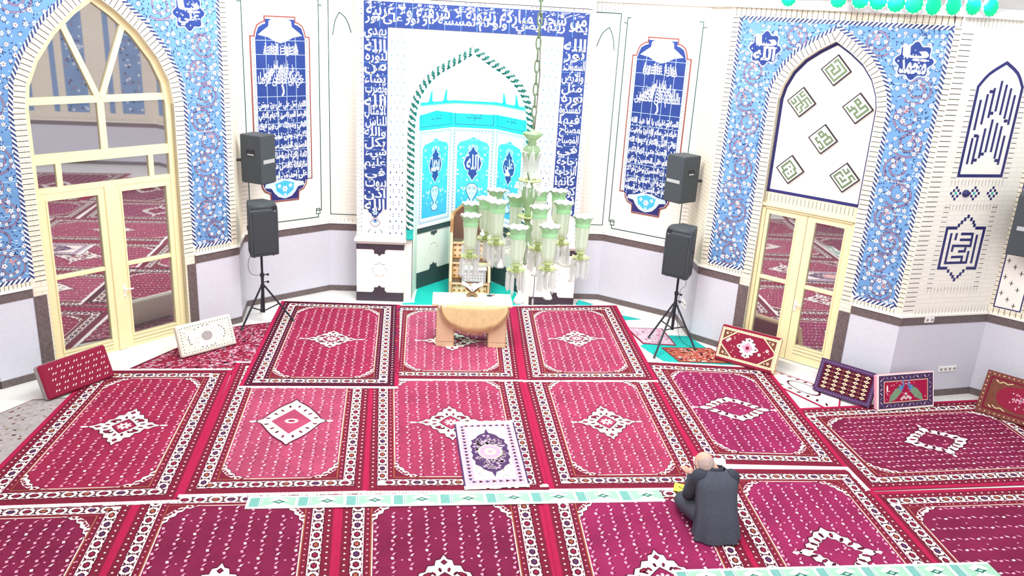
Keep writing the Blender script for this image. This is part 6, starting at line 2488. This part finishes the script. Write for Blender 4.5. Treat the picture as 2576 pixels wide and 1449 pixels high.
m.tube([(x, y, z), (x + .003, y, z - .10), (x - .002, y, z - .22)], .003, 'joint_dark', 5)
m.lathe([(.0, -.30), (.007, -.295), (.009, -.24), (.004, -.22)], 'crystal', 8, (x - .002, y, z))
m.build('hanging_wire', ch)

# ------------------------------------------------------------------ the kneeling man
M('skin', (206, 160, 140), 0.55, 0.04, 14.0, 0.3)
M('hair_grey', (172, 150, 144), 0.9, 0.2, 70.0, 0.1)
M('suit', (74, 77, 88), 0.85, 0.10, 40.0, 0.15)
M('suit_dark', (60, 62, 72), 0.85, 0.10, 40.0, 0.15)
M('sock', (38, 36, 40), 0.9, 0.0)
M('shirt', (222, 220, 216), 0.8, 0.0)
M('eye', (52, 42, 40), 0.3, 0.0)
M('book_cream', (240, 234, 216), 0.8, 0.0)
M('book_yellow', (222, 206, 84), 0.7, 0.05)
MX, MY, MZ = 2.385, -6.70, .026


def ell(m, c, r, mat, rot=None, n=16, k=10):
    rings = []
    R = rot or Matrix.Identity(3)
    for i in range(k + 1):
        t_ = -PI / 2 + PI * i / k
        t_ = max(min(t_, PI / 2 - .03), -PI / 2 + .03)
        rings.append([Vector(c) + R @ Vector((r[0] * math.cos(t_) * math.cos(a), r[1] * math.cos(t_) * math.sin(a), r[2] * math.sin(t_))) for a in [2 * PI * j / n for j in range(n)]])
    m.grid(rings, mat)


HC = Vector((-.105, .085, .655))                      # head centre
HS = 1.13
HR = (Matrix.Rotation(math.radians(14), 3, 'Z') @ Matrix.Rotation(math.radians(-48), 3, 'X'))


def hp(x, y, z):
    return tuple(HC + HR @ (Vector((x, y, z)) * HS))


b = Mesh()
# head: skull, jaw, nose, ears, brow; then neck, trunk, arms, hands, legs
ell(b, HC, (0.0904, 0.1153, 0.1243), 'skin', HR, 20, 14)
ell(b, hp(0, -.012, .02), (0.0927, 0.1085, 0.1017), 'skin', HR, 20, 14)
ell(b, hp(0, .035, -.065), (0.0621, 0.0701, 0.0621), 'skin', HR)
ell(b, hp(0, .070, -.105), (0.0294, 0.0271, 0.0226), 'skin', HR, 10, 8)
b.tube([hp(0, .088, .02), hp(0, .108, -.022), hp(0, .116, -.040)], [.008, .013, .015], 'skin')
ell(b, hp(0, .088, .030), (0.0621, 0.0158, 0.0136), 'skin', HR, 10, 8)
ell(b, hp(0, .092, -.072), (0.0294, 0.0136, 0.0090), 'skin', HR, 10, 8)
for s in (-1, 1):
    ell(b, hp(s * .078, -.008, -.012), (0.0113, 0.0249, 0.0384), 'skin', HR @ Matrix.Rotation(s * .35, 3, 'Z'), 10, 8)
    ell(b, hp(s * .084, -.016, .004), (0.0079, 0.0203, 0.0226), 'skin', HR @ Matrix.Rotation(s * .45, 3, 'Z'), 10, 8)
b.tube([hp(0, -.03, -.05), (-.035, .045, .655), (.0, .01, .60), (.0, -.02, .52)], [.058, .056, .066, .10], 'skin', 14)
b.tube([(0, -.02, .56), (0, -.05, .42), (0, -.10, .28), (0, -.12, .20)], [.11, .125, .135, .13], 'skin', 14)
SH = {-1: (-.165, -.01, .575), 1: (.155, -.01, .575)}
EL = {-1: (-.225, .07, .335), 1: (.195, .07, .345)}
WR = {-1: (-.150, .285, .425), 1: (.10, .30, .420)}
HIPS = {-1: (-.105, -.10, .20), 1: (.105, -.10, .20)}
KN = {-1: (-.165, .30, .085), 1: (.155, .30, .085)}
AN = {-1: (-.085, -.09, .055), 1: (.085, -.09, .055)}
for s in (-1, 1):
    b.tube([(0, -.01, .56), SH[s], tuple((Vector(SH[s]) * .5 + Vector(EL[s]) * .5)), EL[s], tuple((Vector(EL[s]) * .45 + Vector(WR[s]) * .55)), WR[s]], [.06, .058, .048, .042, .036, .026], 'skin', 12)
    b.tube([HIPS[s], tuple((Vector(HIPS[s]) + Vector(KN[s])) / 2), KN[s]], [.095, .082, .062], 'skin', 12)
    b.tube([KN[s], tuple((Vector(AN[s]) + Vector(KN[s])) / 2 + Vector((0, 0, .005))), AN[s], (AN[s][0], AN[s][1] - .10, .04), (AN[s][0] * .9, AN[s][1] - .19, .030)], [.060, .052, .036, .034, .022], 'skin', 12)
# hands: palm, four fingers, thumb; they hold the booklet by its two edges
for s in (-1, 1):
    w0 = Vector(WR[s])
    fw = Vector((-.45, .75, .18)).normalized() if s < 0 else Vector((.30, .85, .22)).normalized()
    sd = fw.cross(Vector((0, 0, 1))).normalized()       # to the right of the hand
    up = sd.cross(fw).normalized()
    pc = w0 + fw * .05
    b.tube([w0, w0 + fw * .03, w0 + fw * .085], [.026, .034, .032], 'skin', 10)
    ell(b, pc, (.040, .050, .016), 'skin', Matrix((sd, fw, up)).transposed(), 12, 8)
    for q, (off, ln) in enumerate(((-.030, .066), (-.010, .078), (.011, .072), (.030, .056))):
        base = w0 + fw * .082 + sd * off
        b.tube([base - fw * .02, base, base + fw * ln * .5 + up * .006, base + fw * ln * .82 - up * .006, base + fw * ln * .95 - up * .022], [.0095, .0095, .0088, .008, .0065], 'skin', 8)
    ts = sd * (.034 if s < 0 else -.034)
    b.tube([w0 + fw * .025 + ts * .7, w0 + fw * .045 + ts * 1.5 + up * .008, w0 + fw * .075 + ts * 1.9 + up * .016, w0 + fw * .098 + ts * 1.6 + up * .018], [.012, .0115, .010, .0075], 'skin', 8)
man = b.build('person', None, Matrix.Translation((MX, MY, MZ)))
props(man, 'balding person in dark grey suit kneeling with bowed head, seen from behind', 'person')
rm = man.modifiers.new('one_skin', 'REMESH')
rm.mode = 'VOXEL'
rm.voxel_size = .0055
rm.use_smooth_shade = True
sm = man.modifiers.new('soft', 'SMOOTH')
sm.iterations = 2
for s in (-1, 1):
    e = Mesh()
    ell(e, hp(s * .031, .083, .012), (.011, .010, .008), 'eye', HR, 10, 8)
    e.build('eye', man, smooth=True)
# cropped grey hair round the sides and back
h = Mesh()
rings = []
for i in range(9):
    v = -.075 + i * .0135
    ring = []
    for k in range(25):
        a = math.radians(-208 + k * (236 / 24.0))     # from one temple round the back to the other
        f = math.sqrt(max(0.02, 1 - ((v - .005) / .108) ** 2))
        ring.append(hp(.0835 * f * math.cos(a) * 1.02, -.008 + .104 * f * math.sin(a), v))
    rings.append(ring)
h.grid(rings, 'hair_grey', closed=False)
ho = h.build('hair', man, smooth=True)
so = ho.modifiers.new('thick', 'SOLIDIFY')
so.thickness = .005
# jacket: lofted from the hem on the carpet up to the collar
j = Mesh()
secs = [(.010, .022, -.190, .242, .165), (.06, .020, -.185, .234, .160), (.14, .014, -.170, .224, .152), (.24, .008, -.150, .212, .146), (.34, .002, -.115, .206, .138), (.44, 0, -.080, .208, .132), (.52, 0, -.055, .212, .126), (.575, 0, -.035, .208, .112), (.615, 0, -.015, .178, .094), (.640, -.004, .000, .135, .080), (.660, -.010, .015, .098, .070)]
rings = []
NJ = 48
for i, (z, cx, cy, rx, ry) in enumerate(secs):
    ring = []
    hem = max(0.0, 1 - i / 6.0)
    for k in range(NJ):
        a = 2 * PI * k / NJ
        f = 1 + hem * (.06 * math.cos(7 * a + .4) + .045 * math.sin(11 * a))
        if math.sin(a) < 0 and hem > 0:          # centre vent at the back
            f -= hem * .10 * math.exp(-((a - 1.52 * PI) / .06) ** 2)
        e = 2.6                                   # boxier than an ellipse
        c_, s_ = math.cos(a), math.sin(a)
        q = (abs(c_) ** e + abs(s_) ** e) ** (-1 / e)
        ring.append((cx + rx * f * q * c_, cy + ry * f * q * s_, z + hem * .018 * max(0, math.cos(a)) + .0))
    rings.append(ring)
j.grid(rings, 'suit', caps=False)
jo = j.build('jacket', man, smooth=True)
jm = jo.modifiers.new('round', 'SUBSURF')
jm.levels = 1
jm.render_levels = 2
for s in (-1, 1):
    q = Mesh()
    a, c, d_ = Vector(SH[s]), Vector(EL[s]), Vector(WR[s])
    a0 = Vector((s * .12, -.02, .585))
    q.tube(smooth_curve([tuple(a0), tuple(a + Vector((s * .012, 0, .004))), tuple(a * .5 + c * .5 + Vector((s * .012, -.008, 0))), tuple(c + Vector((s * .008, -.01, -.005))), tuple(c * .5 + d_ * .5), tuple(d_ - (d_ - c) * .10)], 3),
           [.066, .074, .076, .076, .072, .068, .066, .066, .066, .064, .060, .056, .052, .048, .046, .044][:16], 'suit_dark', 16)
    o = q.build('sleeve', man, smooth=True)
cl_ = Mesh()
rings = []
for (z, f) in ((.648, 1.0), (.668, .92), (.690, .80), (.684, .74), (.66, .78)):
    ring = []
    for k in range(24):
        a = 2 * PI * k / 24
        lift = (z - .648) * (1 if math.sin(a) < .3 else .35)
        ring.append((-.018 + .096 * f * math.cos(a), .018 + .074 * f * math.sin(a), .648 + lift))
    rings.append(ring)
cl_.grid(rings, 'suit_dark', caps=False)
cl_.build('collar', man, smooth=True)
tr = Mesh()
for s in (-1, 1):
    tr.tube(smooth_curve([HIPS[s], tuple((Vector(HIPS[s]) + Vector(KN[s])) / 2 + Vector((s * .03, 0, .02))), tuple(Vector(KN[s]) + Vector((s * .02, .01, .01))), tuple(Vector(KN[s]) + Vector((s * .02, .0, -.02)))], 3), [.125, .125, .122, .118, .112, .108, .104, .098, .080, .055], 'suit', 14)
    tr.tube([tuple(Vector(KN[s]) + Vector((s * .02, 0, -.005))), tuple((Vector(AN[s]) + Vector(KN[s])) / 2), tuple(Vector(AN[s]) + Vector((0, .03, 0)))], [.075, .068, .055], 'suit', 12)
to = tr.build('trousers', man, smooth=True)
for s in (-1, 1):
    k = Mesh()
    k.tube([tuple(Vector(AN[s]) + Vector((0, .04, 0))), AN[s], (AN[s][0], AN[s][1] - .10, .043), (AN[s][0] * .9, AN[s][1] - .20, .030)], [.044, .043, .042, .026], 'sock', 10)
    k.build('sock', man, smooth=True)
# the booklet he reads
bk = empty('open_booklet', (MX + .055, MY + .33, MZ + .44), math.radians(-6), 'white open booklet held in the hands of the kneeling person', 'book')
for s in (-1, 1):
    m = Mesh()
    rings = []
    for q in range(5):
        f = q / 4.0
        x, zz = s * (.004 + .165 * f), .0 + .035 * f + .012 * math.sin(PI * f)
        rings.append([(x, -.085, zz - .03), (x, .10, zz + .06), (x, .10, zz + .066), (x, -.085, zz - .024)])
    m.grid(rings, 'book_cream')
    m.build('page_block', bk)
g = empty('yellow_booklet', (2.30, -6.02, .032), math.radians(-20), 'yellow booklet lying at the end of the green strip mat by the kneeling person', 'book')
m = Mesh()
m.box(-.10, .10, -.085, .085, 0, .012, 'book_yellow', .003)
m.build('cover', g)
d = Draw()
d.path(smooth_curve([(-.05, .02), (-.02, -.01), (.03, .0), (.06, .025)], 4), .010, 'joint_dark', 2)
d.build('cover_script', g, None, False, lambda x, y, h: (x, y, .012 + h))
